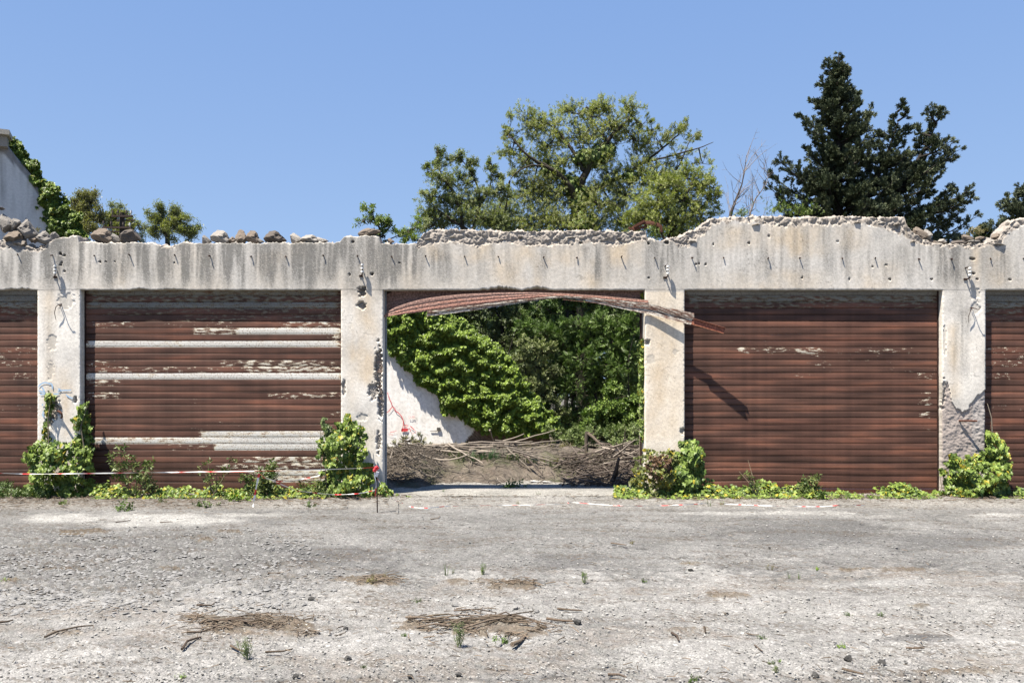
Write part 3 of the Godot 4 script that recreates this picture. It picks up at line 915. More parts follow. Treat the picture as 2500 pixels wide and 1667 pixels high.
func build_bent_shutter() -> void:
	var t := thing("wrecked_shutter", at(1250, 720, -0.1), "torn rusty roller shutter bent upward under the lintel of the open bay", "shutter")
	var S := 2.613
	var cv := func(a: Array, x: float) -> float: return pl(a, x)
	var T := [[95, 655], [125, 624], [180, 596], [250, 573], [320, 553], [400, 538], [500, 526], [600, 517], [820, 508], [1020, 506], [1240, 512], [1500, 529], [1785, 556]]
	var Mi := [[95, 657], [125, 640], [250, 600], [400, 571], [600, 545], [820, 527], [1020, 518], [1240, 516], [1500, 533], [1785, 560]]
	var L1 := [[95, 660], [125, 652], [250, 624], [400, 598], [600, 570], [820, 547], [1020, 531], [1240, 520], [1500, 539], [1785, 566]]
	var L := [[95, 664], [250, 642], [400, 622], [600, 595], [820, 568], [1020, 545], [1240, 526], [1500, 546], [1785, 576]]
	var zz := func(x: float) -> float: return pl([[95, -0.07], [250, -0.03], [400, -0.012], [600, 0.0], [820, 0.012], [1240, 0.015], [1785, 0.02], [2080, 0.09], [2300, 0.17]], x)
	var band := func(up: Array, lo: Array, xa: float, xb: float, bulge: float, dz: float, col: Color, col2: Color, called: String, rough := 0.05) -> void:
		var nx := 64
		var ny := 8
		var P := PackedVector3Array()
		var C := PackedColorArray()
		for j in ny:
			var v := float(j) / (ny - 1)
			for i in nx:
				var x := lerpf(xa, xb, float(i) / (nx - 1))
				var y := lerpf(pl(lo, x), pl(up, x), v)
				var z: float = zz.call(x) + dz + bulge * (1.0 - pow(2.0 * v - 1.0, 2.0))
				P.append(at(900 + x / S, 520 + y / S, z) - t.position)
				var f := n_mid.get_noise_2d(x * 0.05, y * 0.12)
				C.append(col.lerp(col2, smoothstep(-0.05, 0.2, f + rough * n_fine.get_noise_2d(x * 0.03, y * 0.10))))
		part(called, sheet(nx, ny, P, C), M.bent, t)
	var r1 := Color(0.185, 0.115, 0.095)
	var r2 := Color(0.245, 0.130, 0.100)
	band.call(T, Mi, 95.0, 1785.0, 0.006, -0.01, r1, r1 * 1.15, "slat")
	band.call(Mi, L1, 95.0, 1785.0, 0.005, 0.0, r2, r1 * 1.2, "slat")
	band.call(L1, L, 95.0, 1785.0, 0.005, 0.004, r2 * 1.1, r2 * 0.9, "slat")
	# curtain still hanging in the shade under the lintel
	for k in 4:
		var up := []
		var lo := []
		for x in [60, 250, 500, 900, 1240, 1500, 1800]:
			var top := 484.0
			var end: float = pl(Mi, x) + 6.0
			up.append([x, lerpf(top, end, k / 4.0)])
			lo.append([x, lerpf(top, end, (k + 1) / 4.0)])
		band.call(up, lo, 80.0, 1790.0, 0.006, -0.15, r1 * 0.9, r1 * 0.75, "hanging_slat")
	# bottom angle bar: web and two flanges
	var B := [[370, 660], [600, 630], [820, 597], [1020, 566], [1240, 537], [1400, 562], [1600, 607], [1785, 645], [2020, 703], [2060, 714]]
	var U := [[370, 627], [600, 596], [820, 569], [1020, 546], [1240, 527], [1400, 538], [1600, 557], [1785, 576], [2082, 640]]
	var mid := [[370, 645], [1240, 533], [1400, 552], [1600, 590], [1785, 612], [2070, 680]]
	var paint := Color(0.42, 0.39, 0.34)
	band.call(U, mid, 372.0, 2078.0, 0.004, 0.028, Color(0.10, 0.055, 0.04), paint * 0.7, "bottom_bar", 0.5)
	band.call(mid, B, 372.0, 2062.0, -0.004, 0.022, paint, Color(0.11, 0.06, 0.045), "bottom_bar_flange", 0.5)
	band.call([[1100, 535], [2078, 640]], [[1100, 537], [2078, 642]], 1242.0, 2076.0, 0.0, 0.03, r2, r2, "bottom_bar_edge")
	var mb := MB.new()
	var e1 := at(900 + 2062 / S, 520 + 690 / S, 0.1) - t.position
	var e2 := at(900 + 2272 / S, 520 + 752 / S, 0.185) - t.position
	var dir := (e2 - e1).normalized()
	var sd := dir.cross(Vector3(0, 0, 1)).normalized()
	var bs := Basis(dir, sd * -1.0, dir.cross(sd * -1.0))
	var c0 := (e1 + e2) / 2.0
	var ln := e1.distance_to(e2)
	mb.box(Transform3D(bs, c0), Vector3(ln, 0.085, 0.006), Color(0.19, 0.075, 0.05))
	mb.box(Transform3D(bs, c0 + bs * Vector3(0, 0.045, 0.016)), Vector3(ln, 0.006, 0.036), Color(0.16, 0.07, 0.05))
	mb.box(Transform3D(bs, c0 + bs * Vector3(0, -0.045, 0.016)), Vector3(ln, 0.006, 0.036), Color(0.22, 0.1, 0.06))
	part("channel_end", mb.mesh(), M.bent, t)
	# the drum it was wound on
	mb = MB.new()
	mb.tube([Vector3(-2.02, 3.19, -0.3) - t.position, Vector3(2.02, 3.19, -0.3) - t.position], [0.1, 0.1], 14, Color.WHITE)
	part("roller_drum", mb.mesh(), M.dark_iron, t)
	for s in [-1.0, 1.0]:
		mb = MB.new()
		mb.box(Transform3D(Basis(), Vector3(s * 2.005 + 0.02, 1.6, -0.2) - t.position), Vector3(0.03, 3.18, 0.06), Color.WHITE)
		part("guide_rail", mb.mesh(), M.dark_iron if s > 0.0 else M.pale_rail, t)


# ------------------------------------------------------------------ plants
func ivy_mass(parent: Node3D, poly_px: Array, z0: float, thick: float, count: int, size: float, dark: Color, light: Color, yellow: float, sd: int, shell := 0.5) -> void:
	# leaves over a bulging, clumped body whose outline is given on the plane z0
	rng.seed = sd
	var poly := []
	var lo := Vector2(1e9, 1e9)
	var hi := -lo
	for p in poly_px:
		var w := at(p[0], p[1], z0)
		var v := Vector2(w.x, w.y)
		poly.append(v)
		lo = lo.min(v)
		hi = hi.max(v)
	var xf := []
	var cols := PackedColorArray()
	var tries := 0
	while xf.size() < count and tries < count * 12:
		tries += 1
		var p := Vector2(rng.randf_range(lo.x, hi.x), rng.randf_range(lo.y, hi.y))
		var jit := Vector2(n_mid.get_noise_2d(p.x * 9.0, p.y * 9.0), n_mid.get_noise_2d(p.x * 9.0 + 50.0, p.y * 9.0)) * thick * 0.45
		if not in_poly(p + jit, poly):
			continue
		var e := clampf(poly_edge(p, poly) / (thick * 0.9), 0.0, 1.0)
		var clump := 0.5 + 0.9 * n_mid.get_noise_2d(p.x * 4.2 + sd, p.y * 5.2)
		var gap := n_mid.get_noise_2d(p.x * 7.0 + 19.0, p.y * 7.0 + sd)
		if gap < -0.28 and rng.randf() < 0.7:
			continue
		var body := thick * (0.22 + 0.78 * sqrt(e)) * clampf(0.25 + 1.15 * clump, 0.12, 1.7)
		var t := 1.0 - shell * rng.randf() * rng.randf()
		var pos := Vector3(p.x, p.y, z0 + body * t)
		var nrm := (Vector3(-0.15, 0.45, 1.0) + rv() * 0.75).normalized()
		var hang := Vector3(rng.randf_range(-0.6, 0.6), -1.0, 0.1)
		var s := size * rng.randf_range(0.55, 1.25)
		xf.append(facing(nrm, hang, s, pos - parent.position))
		var c := dark.lerp(light, clampf(rng.randf() * 0.8 + 0.35 * gap + 0.1, 0, 1))
		if rng.randf() < yellow:
			c = c.lerp(Color(0.34, 0.27, 0.03), rng.randf_range(0.4, 1.0))
		cols.append(c * rng.randf_range(0.8, 1.2))
	copies("foliage", SH.ivy, M.leaf, xf, cols, parent)

func vine_stems(parent: Node3D, lines: Array, z: float, r: float, col: Color) -> void:
	var mb := MB.new()
	for l in lines:
		var pts := []
		var rr := []
		for i in l.size():
			pts.append(at(l[i][0], l[i][1], z + 0.03 * sin(i * 2.0)) - parent.position)
			rr.append(r * lerpf(1.0, 0.4, float(i) / (l.size() - 1)))
		mb.tube(pts, rr, 5, col)
	part("stem", mb.mesh(), M.bark, parent)

# limbs: polylines of [px, py, dz, radius]; blobs: [px, py, rx, ry, sprigs] in photograph pixels on the plane z
func tree(called: String, label: String, category: String, z: float, base_px: float, limbs: Array, blobs: Array, shape: String, size: float, dark: Color, light: Color, sd: int, bark := Color(0.12, 0.1, 0.08), depth := 0.8, group := "", up := 0.6, material := "leaf", ivy := [], dens := 2.0) -> Node3D:
	rng.seed = sd
	var s := (DIST - z) / DIST / PPM
	var foot := at(base_px, 959, z)
	foot.y = 0.15 if z < -2.0 else 0.0
	var t := thing(called, foot, label, category, group)
	var wood := MB.new()
	var twig := MB.new()
	var nodes := []
	for l in limbs:
		var pts := []
		var rr := []
		for i in l.size():
			var w := at(l[i][0], l[i][1], z)
			w.z += l[i][2]
			if i == 0 and l[i][1] > 900:
				w.y = 0.0
			pts.append(w - foot)
			rr.append(l[i][3] * 0.62)
		# smooth and roughen
		var P := []
		var R := []
		for i in pts.size() - 1:
			for k in 4:
				var u := k / 4.0
				P.append((pts[i] as Vector3).cubic_interpolate(pts[i + 1], pts[maxi(i - 1, 0)], pts[mini(i + 2, pts.size() - 1)], u) + rv() * rr[i] * 0.35)
				R.append(lerpf(rr[i], rr[i + 1], u))
		P.append(pts[-1])
		R.append(rr[-1])
		wood.tube(P, R, 7, bark * 0.5)
		for p in P:
			nodes.append(p)
	var xf := []
	var cols := PackedColorArray()
	for b in blobs:
		var c := at(b[0], b[1], z)
		c.z += rng.randf_range(-0.5, 0.5) * b[2] * s * depth + (b[5] if b.size() > 5 else 0.0)
		c -= foot
		var rad := Vector3(b[2] * s, b[3] * s, b[2] * s * depth) * 1.18
		if nodes.size():
			var best: Vector3 = nodes[0]
			for q in nodes:
				if q.distance_squared_to(c) < best.distance_squared_to(c):
					best = q
			var mid := best.lerp(c, 0.5) + Vector3(0, -0.12, 0) * best.distance_to(c) + rv() * 0.08 * best.distance_to(c)
			twig.tube([best, mid, c], [0.026, 0.018, 0.011], 5, bark * 0.7)
		var n := int(b[4] * dens)
		var subs := maxi(4, n / 16)
		for k in subs:
			var v := rv()
			var sub := c + v * rad * pow(rng.randf(), 0.42) * 1.05
			if nodes.size():
				var m1 := c.lerp(sub, 0.5) + rv() * 0.07
				twig.tube([c, m1, sub], [0.011, 0.008, 0.004], 3, bark)
			for q in n / subs:
				var along := rng.randf()
				var o := c.lerp(sub, lerpf(0.35, 1.0, sqrt(along))) + rv() * rad.x * 0.34 * rng.randf()
				var dir := (v * 0.7 + Vector3(0, up, 0) + rv() * 0.7)
				xf.append(turned(dir, size * rng.randf_range(0.65, 1.25), o))
				var tone := clampf(rng.randf() * 0.75 + 0.25 * n_mid.get_noise_3dv(o * 1.2) * 2.0 + 0.1, 0, 1)
				cols.append(dark.lerp(light, tone) * rng.randf_range(0.85, 1.15))
	if wood.v.size():
		part("trunk", wood.mesh(), M.bark, t)
	if twig.v.size():
		part("branch_work", twig.mesh(), M.bark, t)
	if xf.size():
		copies("crown", SH[shape], M[material], xf, cols, t)
	if ivy.size():
		xf = []
		cols = PackedColorArray()
		for b in ivy:
			var c := at(b[0], b[1], z) - foot
			for k in int(b[4]):
				var v := rv()
				var o := c + v * Vector3(b[2] * s, b[3] * s, b[2] * s * 0.8) * pow(rng.randf(), 0.3)
				xf.append(facing((v + Vector3(0, 0.4, 0.3) + rv() * 0.5).normalized(), Vector3(rng.randf_range(-0.5, 0.5), -1, 0), 0.13 * rng.randf_range(0.6, 1.2), o))
				cols.append(Color(0.075, 0.115, 0.03).lerp(Color(0.15, 0.20, 0.05), rng.randf()))
		copies("ivy", SH.ivy, M.leaf, xf, cols, t)
	return t

func conifer(called: String, label: String, z: float, stems: Array, tips: Array, dark: Color, light: Color, sd: int, dens := 1.0, brush := 0.30) -> void:
	rng.seed = sd
	var foot := at(stems[0][0][0], 959, z)
	foot.y = 0.0
	var t := thing(called, foot, label, "tree")
	var wood := MB.new()
	var bark := Color(0.035, 0.03, 0.025)
	for st in stems:
		var pts := []
		var rr := []
		for p in st:
			var w := at(p[0], p[1], z + p[2])
			if p[1] > 900:
				w.y = 0.0
			pts.append(w - foot)
			rr.append(p[3] * 0.6)
		wood.tube(pts, rr, 8, bark)
	var xf := []
	var cols := PackedColorArray()
	var limb := MB.new()
	for tp in tips:
		# tp: tip px, py, stem number, spread
		var st: Array = stems[tp[2]]
		var tip := at(tp[0], tp[1], z) - foot
		var dz := rng.randf_range(-0.5, 0.5) if tp.size() < 5 else float(tp[4])
		tip.z += dz
		var wid := absf(tp[0] - pl_stem(st, tp[1]))
		var oy: float = minf(tp[1] + wid * 0.55 + 6.0, st[0][1])
		var o := at(pl_stem(st, oy), oy, z) - foot
		var midp := o.lerp(tip, 0.55) + Vector3(0, -0.10 * o.distance_to(tip), 0)
		var ln := o.distance_to(tip)
		limb.tube([o, midp, tip], [0.045, 0.03, 0.01], 5, bark)
		var axis := (tip - o).normalized()
		var twigs := int(5.0 + ln * 5.0)
		for k in twigs:
			var u := lerpf(0.22, 1.0, (k + rng.randf()) / twigs)
			var p0 := o.lerp(midp, u * 2.0) if u < 0.5 else midp.lerp(tip, u * 2.0 - 1.0)
			var dj := (axis * 0.75 + rv() * 0.8 + Vector3(0, 0.22, 0)).normalized()
			var lj: float = (0.16 + 0.42 * (1.0 - u) * minf(1.0, ln * 0.4) + 0.1 * rng.randf()) * tp[3]
			limb.tube([p0, p0 + dj * lj * 0.8], [0.012, 0.004], 3, bark)
			var tone := rng.randf()
			for q in int((7.0 + lj * 26.0) * dens):
				var w := pow(rng.randf(), 0.6)
				var p := p0 + dj * lj * w + rv() * 0.075 * (1.15 - w)
				xf.append(turned(dj * 0.9 + Vector3(0, 0.15, 0) + rv() * 0.45, brush * rng.randf_range(0.6, 1.2), p))
				cols.append(dark.lerp(light, clampf(0.25 * tone + rng.randf() * rng.randf(), 0, 1)) * rng.randf_range(0.8, 1.2))
	for st in stems:
		# short shoots straight off the stems
		for k in 260:
			var v := pow(rng.randf(), 0.8)
			var yy := lerpf(float(st[-1][1]), minf(st[0][1], 640.0), v)
			var p := at(pl_stem(st, yy), yy, z + float(st[-1][2])) - foot
			var dj := (Vector3(rng.randf_range(-1, 1), 0.25, rng.randf_range(-1, 1))).normalized()
			for q in 5:
				xf.append(turned(dj + rv() * 0.4, brush * rng.randf_range(0.6, 1.1), p + dj * rng.randf_range(0.02, 0.10 + 0.35 * v)))
				cols.append(dark.lerp(light, rng.randf() * rng.randf()))
	part("trunk", wood.mesh(), M.bark, t)
	part("branch_work", limb.mesh(), M.bark, t)
	copies("crown", SH.brush, M.needle, xf, cols, t)

func pl_stem(st: Array, y: float) -> float:
	for i in range(1, st.size()):
		if y >= st[i][1]:
			return lerpf(st[i - 1][0], st[i][0], clampf((st[i - 1][1] - y) / maxf(st[i - 1][1] - st[i][1], 1.0), 0, 1))
	return st[-1][0]

func build_trees() -> void:
	# big pale tree behind the open bay
	tree("broadleaf_tree", "tall spreading pale green tree with ivy-clad limbs behind the open bay", "tree", -14.0, 1425,
		[[[1425, 960, 0, 0.32], [1418, 700, 0, 0.3], [1415, 560, 0, 0.26], [1410, 480, 0, 0.22], [1440, 400, 0.2, 0.17], [1480, 350, 0.2, 0.12], [1530, 300, 0.3, 0.06], [1545, 265, 0.3, 0.02]],
		[[1412, 500, 0, 0.2], [1385, 455, 0.3, 0.16], [1340, 420, 0.5, 0.11], [1290, 395, 0.6, 0.07], [1250, 350, 0.6, 0.03]],
		[[1340, 420, 0.5, 0.08], [1300, 420, 0.8, 0.05], [1262, 440, 1.0, 0.03], [1245, 460, 1.0, 0.012]],
		[[1425, 420, 0.2, 0.12], [1390, 360, 0.1, 0.08], [1350, 310, 0, 0.05], [1300, 290, 0, 0.02]],
		[[1430, 470, 0, 0.15], [1510, 430, -0.3, 0.11], [1570, 395, -0.2, 0.08], [1620, 360, 0, 0.05], [1665, 320, 0, 0.03], [1680, 300, 0, 0.012]],
		[[1570, 395, -0.2, 0.06], [1640, 385, 0.3, 0.045], [1700, 370, 0.4, 0.03], [1735, 356, 0.4, 0.012]],
		[[1660, 400, 0.3, 0.03], [1680, 350, 0.3, 0.02], [1705, 330, 0.3, 0.01]],
		[[1480, 350, 0.2, 0.08], [1440, 290, 0.2, 0.04], [1430, 262, 0.2, 0.015]]],
		[[1292, 300, 40, 36, 120], [1243, 315, 22, 32, 60], [1250, 368, 34, 26, 90], [1356, 305, 44, 34, 120], [1400, 280, 36, 34, 110], [1455, 265, 36, 26, 100], [1532, 268, 36, 28, 110], [1490, 315, 50, 36, 190], [1425, 335, 60, 36, 220], [1335, 350, 55, 38, 190], [1545, 340, 46, 32, 120], [1612, 345, 42, 28, 60], [1668, 306, 24, 22, 36], [1700, 330, 26, 24, 34], [1592, 315, 26, 22, 34], [1292, 400, 42, 24, 90], [1360, 400, 44, 30, 120], [1450, 400, 60, 30, 200], [1570, 395, 50, 30, 120], [1655, 385, 36, 28, 60], [1716, 400, 26, 20, 26], [1381, 470, 80, 44, 300], [1290, 470, 70, 44, 240], [1445, 490, 80, 50, 320], [1530, 470, 70, 44, 260], [1339, 530, 80, 40, 260], [1440, 545, 80, 40, 240], [1530, 545, 60, 36, 180], [1240, 520, 50, 44, 150], [1605, 440, 50, 40, 120], [1260, 350, 16, 40, 26], [1215, 520, 36, 34, 90], [1290, 545, 60, 34, 150], [1240, 560, 50, 24, 120], [1380, 560, 60, 30, 150], [1490, 440, 50, 36, 130], [1330, 445, 50, 34, 130], [1260, 430, 30, 24, 50], [1480, 270, 40, 26, 80], [1330, 300, 30, 30, 60], [1570, 300, 24, 24, 40], [1640, 330, 30, 24, 40], [1560, 420, 44, 34, 110], [1640, 430, 40, 30, 80]],
		"sprig", 0.105, Color(0.17, 0.185, 0.08), Color(0.38, 0.40, 0.19), 1001, Color(0.11, 0.095, 0.075), 0.9, "", 0.7, "tree_leaf",
		[[1440, 385, 44, 22, 900], [1475, 365, 30, 20, 500], [1350, 418, 32, 14, 350], [1392, 448, 24, 26, 450], [1412, 485, 22, 55, 800], [1425, 550, 40, 40, 600], [1330, 398, 14, 10, 120], [1540, 430, 20, 14, 150]], 2.9)
	tree("broadleaf_tree", "lower bushy tree with arching twigs beside the tall spreading tree", "tree", -11.0, 1050,
		[[[1050, 960, 0, 0.14], [1080, 700, 0, 0.12], [1130, 570, 0, 0.1], [1110, 480, 0.1, 0.06], [1075, 420, 0.1, 0.03], [1068, 372, 0.1, 0.01]], [[1148, 580, 0, 0.08], [1170, 500, 0, 0.06], [1160, 440, 0, 0.04], [1120, 380, 0, 0.012]], [[1140, 560, 0, 0.06], [1090, 530, 0.2, 0.05], [1055, 500, 0.2, 0.02], [1046, 480, 0.2, 0.01]], [[1160, 520, 0, 0.06], [1195, 460, 0, 0.03], [1200, 400, 0, 0.012]]],
		[[1071, 375, 18, 20, 40], [1106, 388, 30, 22, 70], [1054, 414, 22, 18, 50], [1148, 402, 22, 24, 54], [1199, 408, 16, 22, 36], [1092, 436, 40, 26, 110], [1140, 445, 36, 24, 80], [1213, 430, 22, 14, 36], [1063, 482, 38, 24, 110], [1114, 490, 46, 30, 150], [1054, 524, 38, 24, 110], [1164, 484, 44, 36, 150], [1105, 535, 56, 26, 170], [1173, 535, 56, 30, 190], [1050, 555, 36, 18, 80], [1225, 470, 30, 30, 80], [1225, 540, 50, 34, 150]],
		"sprig_b", 0.10, Color(0.125, 0.15, 0.07), Color(0.31, 0.34, 0.17), 1002, Color(0.10, 0.085, 0.07), 0.8, "", 0.5, "tree_leaf", [], 2.8)
	tree("broadleaf_tree", "rounded yellowish green tree beside the bare twiggy branches", "tree", -11.5, 1640,
		[[[1640, 960, 0, 0.14], [1645, 640, 0, 0.12], [1650, 540, 0, 0.08], [1690, 450, 0, 0.03]], [[1645, 600, 0, 0.08], [1600, 500, 0, 0.04]], [[1650, 560, 0, 0.06], [1720, 500, 0, 0.03], [1745, 450, 0, 0.01]]],
		[[1615, 455, 50, 34, 150], [1680, 430, 44, 34, 130], [1726, 450, 34, 34, 90], [1680, 484, 62, 40, 240], [1600, 500, 56, 40, 200], [1615, 545, 66, 32, 230], [1712, 520, 40, 34, 110], [1650, 560, 60, 30, 180], [1560, 540, 40, 30, 120], [1735, 490, 24, 26, 50]],
		"sprig", 0.105, Color(0.15, 0.175, 0.065), Color(0.37, 0.395, 0.16), 1003, Color(0.1, 0.085, 0.07), 0.8, "", 0.6, "tree_leaf", [], 3.4)
	tree("sapling", "small arching sapling peeping over the wall beside the lone top stone", "tree", -3.0, 898,
		[[[898, 960, 0, 0.05], [905, 640, 0, 0.04], [935, 575, 0, 0.03], [910, 535, 0, 0.02], [893, 508, 0, 0.006]], [[935, 590, 0, 0.025], [985, 570, 0, 0.01], [1000, 560, 0, 0.006]], [[930, 600, 0, 0.02], [925, 555, 0.1, 0.014], [888, 540, 0.1, 0.005]]],
		[[894, 511, 12, 10, 26], [912, 528, 14, 10, 30], [930, 540, 18, 12, 44], [954, 552, 20, 12, 52], [975, 568, 22, 12, 56], [996, 575, 20, 16, 40], [888, 540, 14, 7, 24], [940, 575, 24, 12, 40], [1022, 548, 8, 14, 18], [1010, 582, 18, 14, 34]],
		"sprig_b", 0.09, Color(0.10, 0.14, 0.05), Color(0.28, 0.35, 0.11), 1004, Color(0.1, 0.085, 0.07), 0.6, "", 0.5, "tree_leaf", [], 1.0)
	# bare twiggy branches
	for q in [[1788, 0.0, 1.0, 31, "bare grey twiggy shrub with a thick dark fork above the wall", [[1776, 960, 0, 0.08], [1779, 560, 0, 0.07], [1785, 520, 0, 0.05], [1797, 488, 0, 0.035], [1812, 450, 0, 0.02], [1819, 410, 0, 0.01], [1823, 378, 0, 0.004]]], [1838, 0.4, 0.8, 32, "bare pale twiggy shrub between the dark fork and the conifer", [[1838, 960, 0, 0.06], [1838, 560, 0, 0.05], [1832, 520, 0, 0.03], [1845, 485, 0, 0.02], [1868, 455, 0, 0.01], [1880, 420, 0, 0.004]]]]:
		rng.seed = 500 + q[3]
		var foot := at(q[0], 959, -10.0)
		foot.y = 0.15
		var t := thing("bare_shrub", foot, q[4], "shrub")
		var mb := MB.new()
		var main := []
		var rr := []
		for p in q[5]:
			var w := at(p[0], p[1], -10.0)
			if p[1] > 900:
				w.y = 0.15
			main.append(w - foot)
			rr.append(p[3])
		mb.tube(main, rr, 6, Color(0.07, 0.06, 0.055) if q[3] == 31 else Color(0.2, 0.18, 0.165))
		part("trunk", mb.mesh(), M.bark, t)
		mb = MB.new()
		for k in 20:
			var i := rng.randi_range(1, main.size() - 2)
			var o: Vector3 = (main[i] as Vector3).lerp(main[i + 1], rng.randf())
			var d := Vector3(rng.randf_range(-0.9, 0.9), rng.randf_range(0.5, 1.3), rng.randf_range(-0.5, 0.5)).normalized()
			var l: float = rng.randf_range(0.35, 1.0) * q[2]
			var m1 := o + d * l * 0.5 + rv() * 0.08
			var e := o + d * l + Vector3(0, 0.1, 0) + rv() * 0.15
			mb.tube([o, m1, e], [0.013, 0.008, 0.003], 4, Color(0.24, 0.215, 0.2))
			for s in 3:
				var o2 := m1.lerp(e, rng.randf())
				mb.tube([o2, o2 + (d + rv() * 0.8) * l * 0.3], [0.005, 0.002], 3, Color(0.26, 0.235, 0.22))
		part("branch_work", mb.mesh(), M.bark, t)
	# dark conifer
	var zx := func(x: float) -> float: return 1800.0 + x / 3.0157
	var zy := func(y: float) -> float: return 100.0 + y / 3.0157
	var stems := []
	for st in [[[745, 2600, 0, 0.45], [745, 1500, 0, 0.34], [742, 900, 0, 0.22], [742, 400, 0, 0.10], [750, 85, 0, 0.02]], [[800, 1500, 0.3, 0.22], [960, 1150, 0.3, 0.18], [1120, 800, 0.3, 0.09], [1185, 600, 0.3, 0.02]], [[900, 1480, -0.3, 0.22], [1180, 1120, -0.3, 0.18], [1380, 800, -0.3, 0.09], [1470, 610, -0.3, 0.02]], [[1000, 1560, 0.6, 0.18], [1300, 1350, 0.6, 0.13], [1500, 1200, 0.6, 0.06], [1580, 1080, 0.6, 0.02]]]:
		var s2 := []
		for p in st:
			s2.append([zx.call(p[0]), zy.call(p[1]) if p[1] < 2000 else 960.0, p[2], p[3]])
		stems.append(s2)
	var tips := []
	for p in [[705, 120, 0, 0.5], [655, 190, 0, 0.6], [640, 300, 0, 0.7], [595, 340, 0, 0.7], [590, 420, 0, 0.7], [560, 475, 0, 0.8], [480, 530, 0, 0.9], [480, 645, 0, 0.9], [540, 700, 0, 0.9], [555, 785, 0, 0.9], [505, 835, 0, 0.9], [400, 900, 0, 1.0], [295, 890, 0, 1.0], [275, 965, 0, 1.0], [218, 1075, 0, 1.0], [290, 1185, 0, 1.0], [330, 1240, 0, 0.9], [420, 1180, 0, 1.0], [520, 1080, 0, 1.1], [790, 135, 0, 0.5], [825, 185, 0, 0.6], [805, 275, 0, 0.6], [855, 385, 0, 0.8], [925, 450, 0, 0.9], [1035, 480, 0, 0.8], [990, 560, 0, 1.0], [1050, 680, 0, 1.0], [930, 640, 0, 1.1], [900, 800, 0, 1.1], [880, 960, 0, 1.0],
		[1185, 500, 1, 0.6], [1140, 580, 1, 0.7], [1205, 560, 1, 0.6], [1255, 655, 1, 0.9], [1100, 650, 1, 0.9], [1010, 760, 1, 0.9], [1190, 760, 1, 0.9], [1280, 850, 1, 1.0], [1050, 900, 1, 1.0], [960, 950, 1, 0.9], [1250, 960, 1, 1.0],
		[1370, 535, 2, 0.6], [1475, 525, 2, 0.7], [1510, 550, 2, 0.6], [1345, 615, 2, 0.7], [1555, 710, 2, 0.9], [1430, 660, 2, 1.0], [1370, 720, 2, 0.8], [1645, 795, 2, 0.8], [1600, 840, 2, 0.8], [1480, 900, 2, 1.0], [1460, 980, 2, 0.9], [1400, 960, 2, 1.0], [1300, 1020, 2, 1.0], [1440, 1080, 2, 0.8], [1360, 1140, 2, 0.9],
		[1570, 1085, 3, 0.7], [1675, 1110, 3, 0.7], [1725, 1145, 3, 0.7], [1640, 1190, 3, 0.9], [1790, 1285, 3, 1.0], [1740, 1390, 3, 1.0], [1640, 1430, 3, 1.0], [1500, 1440, 3, 1.0], [1430, 1300, 3, 1.1], [1560, 1320, 3, 1.1], [1390, 1420, 3, 1.0], [1280, 1300, 3, 1.0], [1520, 1220, 3, 0.9], [1690, 1250, 3, 1.0]]:
		tips.append([zx.call(p[0]), zy.call(p[1]), p[2], p[3]])
	rng.seed = 4242
	for k in 130:
		# limbs that point towards and away from the camera fill the body
		var y := rng.randf_range(200, 1330)
		var half := lerpf(30, 400, pow((y - 80) / 1250.0, 1.05))
		tips.append([zx.call(745 + rng.randf_range(-0.75, 0.8) * half), zy.call(y), 0, lerpf(0.6, 1.1, y / 1300.0), rng.randf_range(-1.0, 1.0) * half / 3.0157 * 0.0145])
	for k in 34:
		var u := rng.randf()
		tips.append([zx.call(lerpf(950, 1480, u) + rng.randf_range(-90, 90)), zy.call(rng.randf_range(740, 1330)), 1 if u < 0.5 else 2, 1.0, rng.randf_range(-1.3, 1.3)])
	conifer("conifer", "dark green ragged conifer with a tall spire and side spires", -16.0, stems, tips, Color(0.040, 0.058, 0.034), Color(0.135, 0.155, 0.078), 77, 1.0, 0.2)
	# flat-tiered cedar at the end of the row and a far tip
	var ced := []
	for p in [[2478, 462, 0, 0.7], [2466, 480, 0, 0.7], [2455, 492, 0, 0.7], [2447, 503, 0, 0.7], [2480, 505, 0, 1.0], [2462, 520, 0, 0.9], [2437, 548, 0, 0.7], [2422, 552, 0, 0.6], [2455, 545, 0, 0.9], [2490, 530, 0, 1.0], [2500, 480, 0, 1.0], [2510, 455, 0, 0.9], [2530, 500, 0, 1.1], [2520, 540, 0, 1.1], [2560, 470, 0, 1.0], [2590, 520, 0, 1.0], [2600, 480, 0, 0.8], [2540, 430, 0, 0.8], [2575, 440, 0, 0.7]]:
		ced.append(p)
	conifer("conifer", "tiered grey green cedar beyond the broken end of the wall", -19.0, [[[2545, 960, 0, 0.4], [2545, 560, 0, 0.3], [2545, 400, 0, 0.05]]], ced, Color(0.055, 0.075, 0.045), Color(0.17, 0.19, 0.10), 78, 1.2, 0.22)
	conifer("conifer", "tiny pointed conifer tip showing over the rubble beside the cedar", -24.0, [[[2402, 960, 0, 0.15], [2402, 620, 0, 0.1], [2402, 548, 0, 0.01]]], [[2396, 560, 0, 0.4], [2408, 560, 0, 0.4], [2393, 572, 0, 0.5], [2411, 572, 0, 0.5], [2390, 585, 0, 0.6], [2414, 585, 0, 0.6], [2402, 556, 0, 0.4]], Color(0.02, 0.035, 0.015), Color(0.07, 0.1, 0.03), 79, 1.4, 0.2)
	# eucalyptus trees far behind
	var e := Color(0.10, 0.095, 0.085)
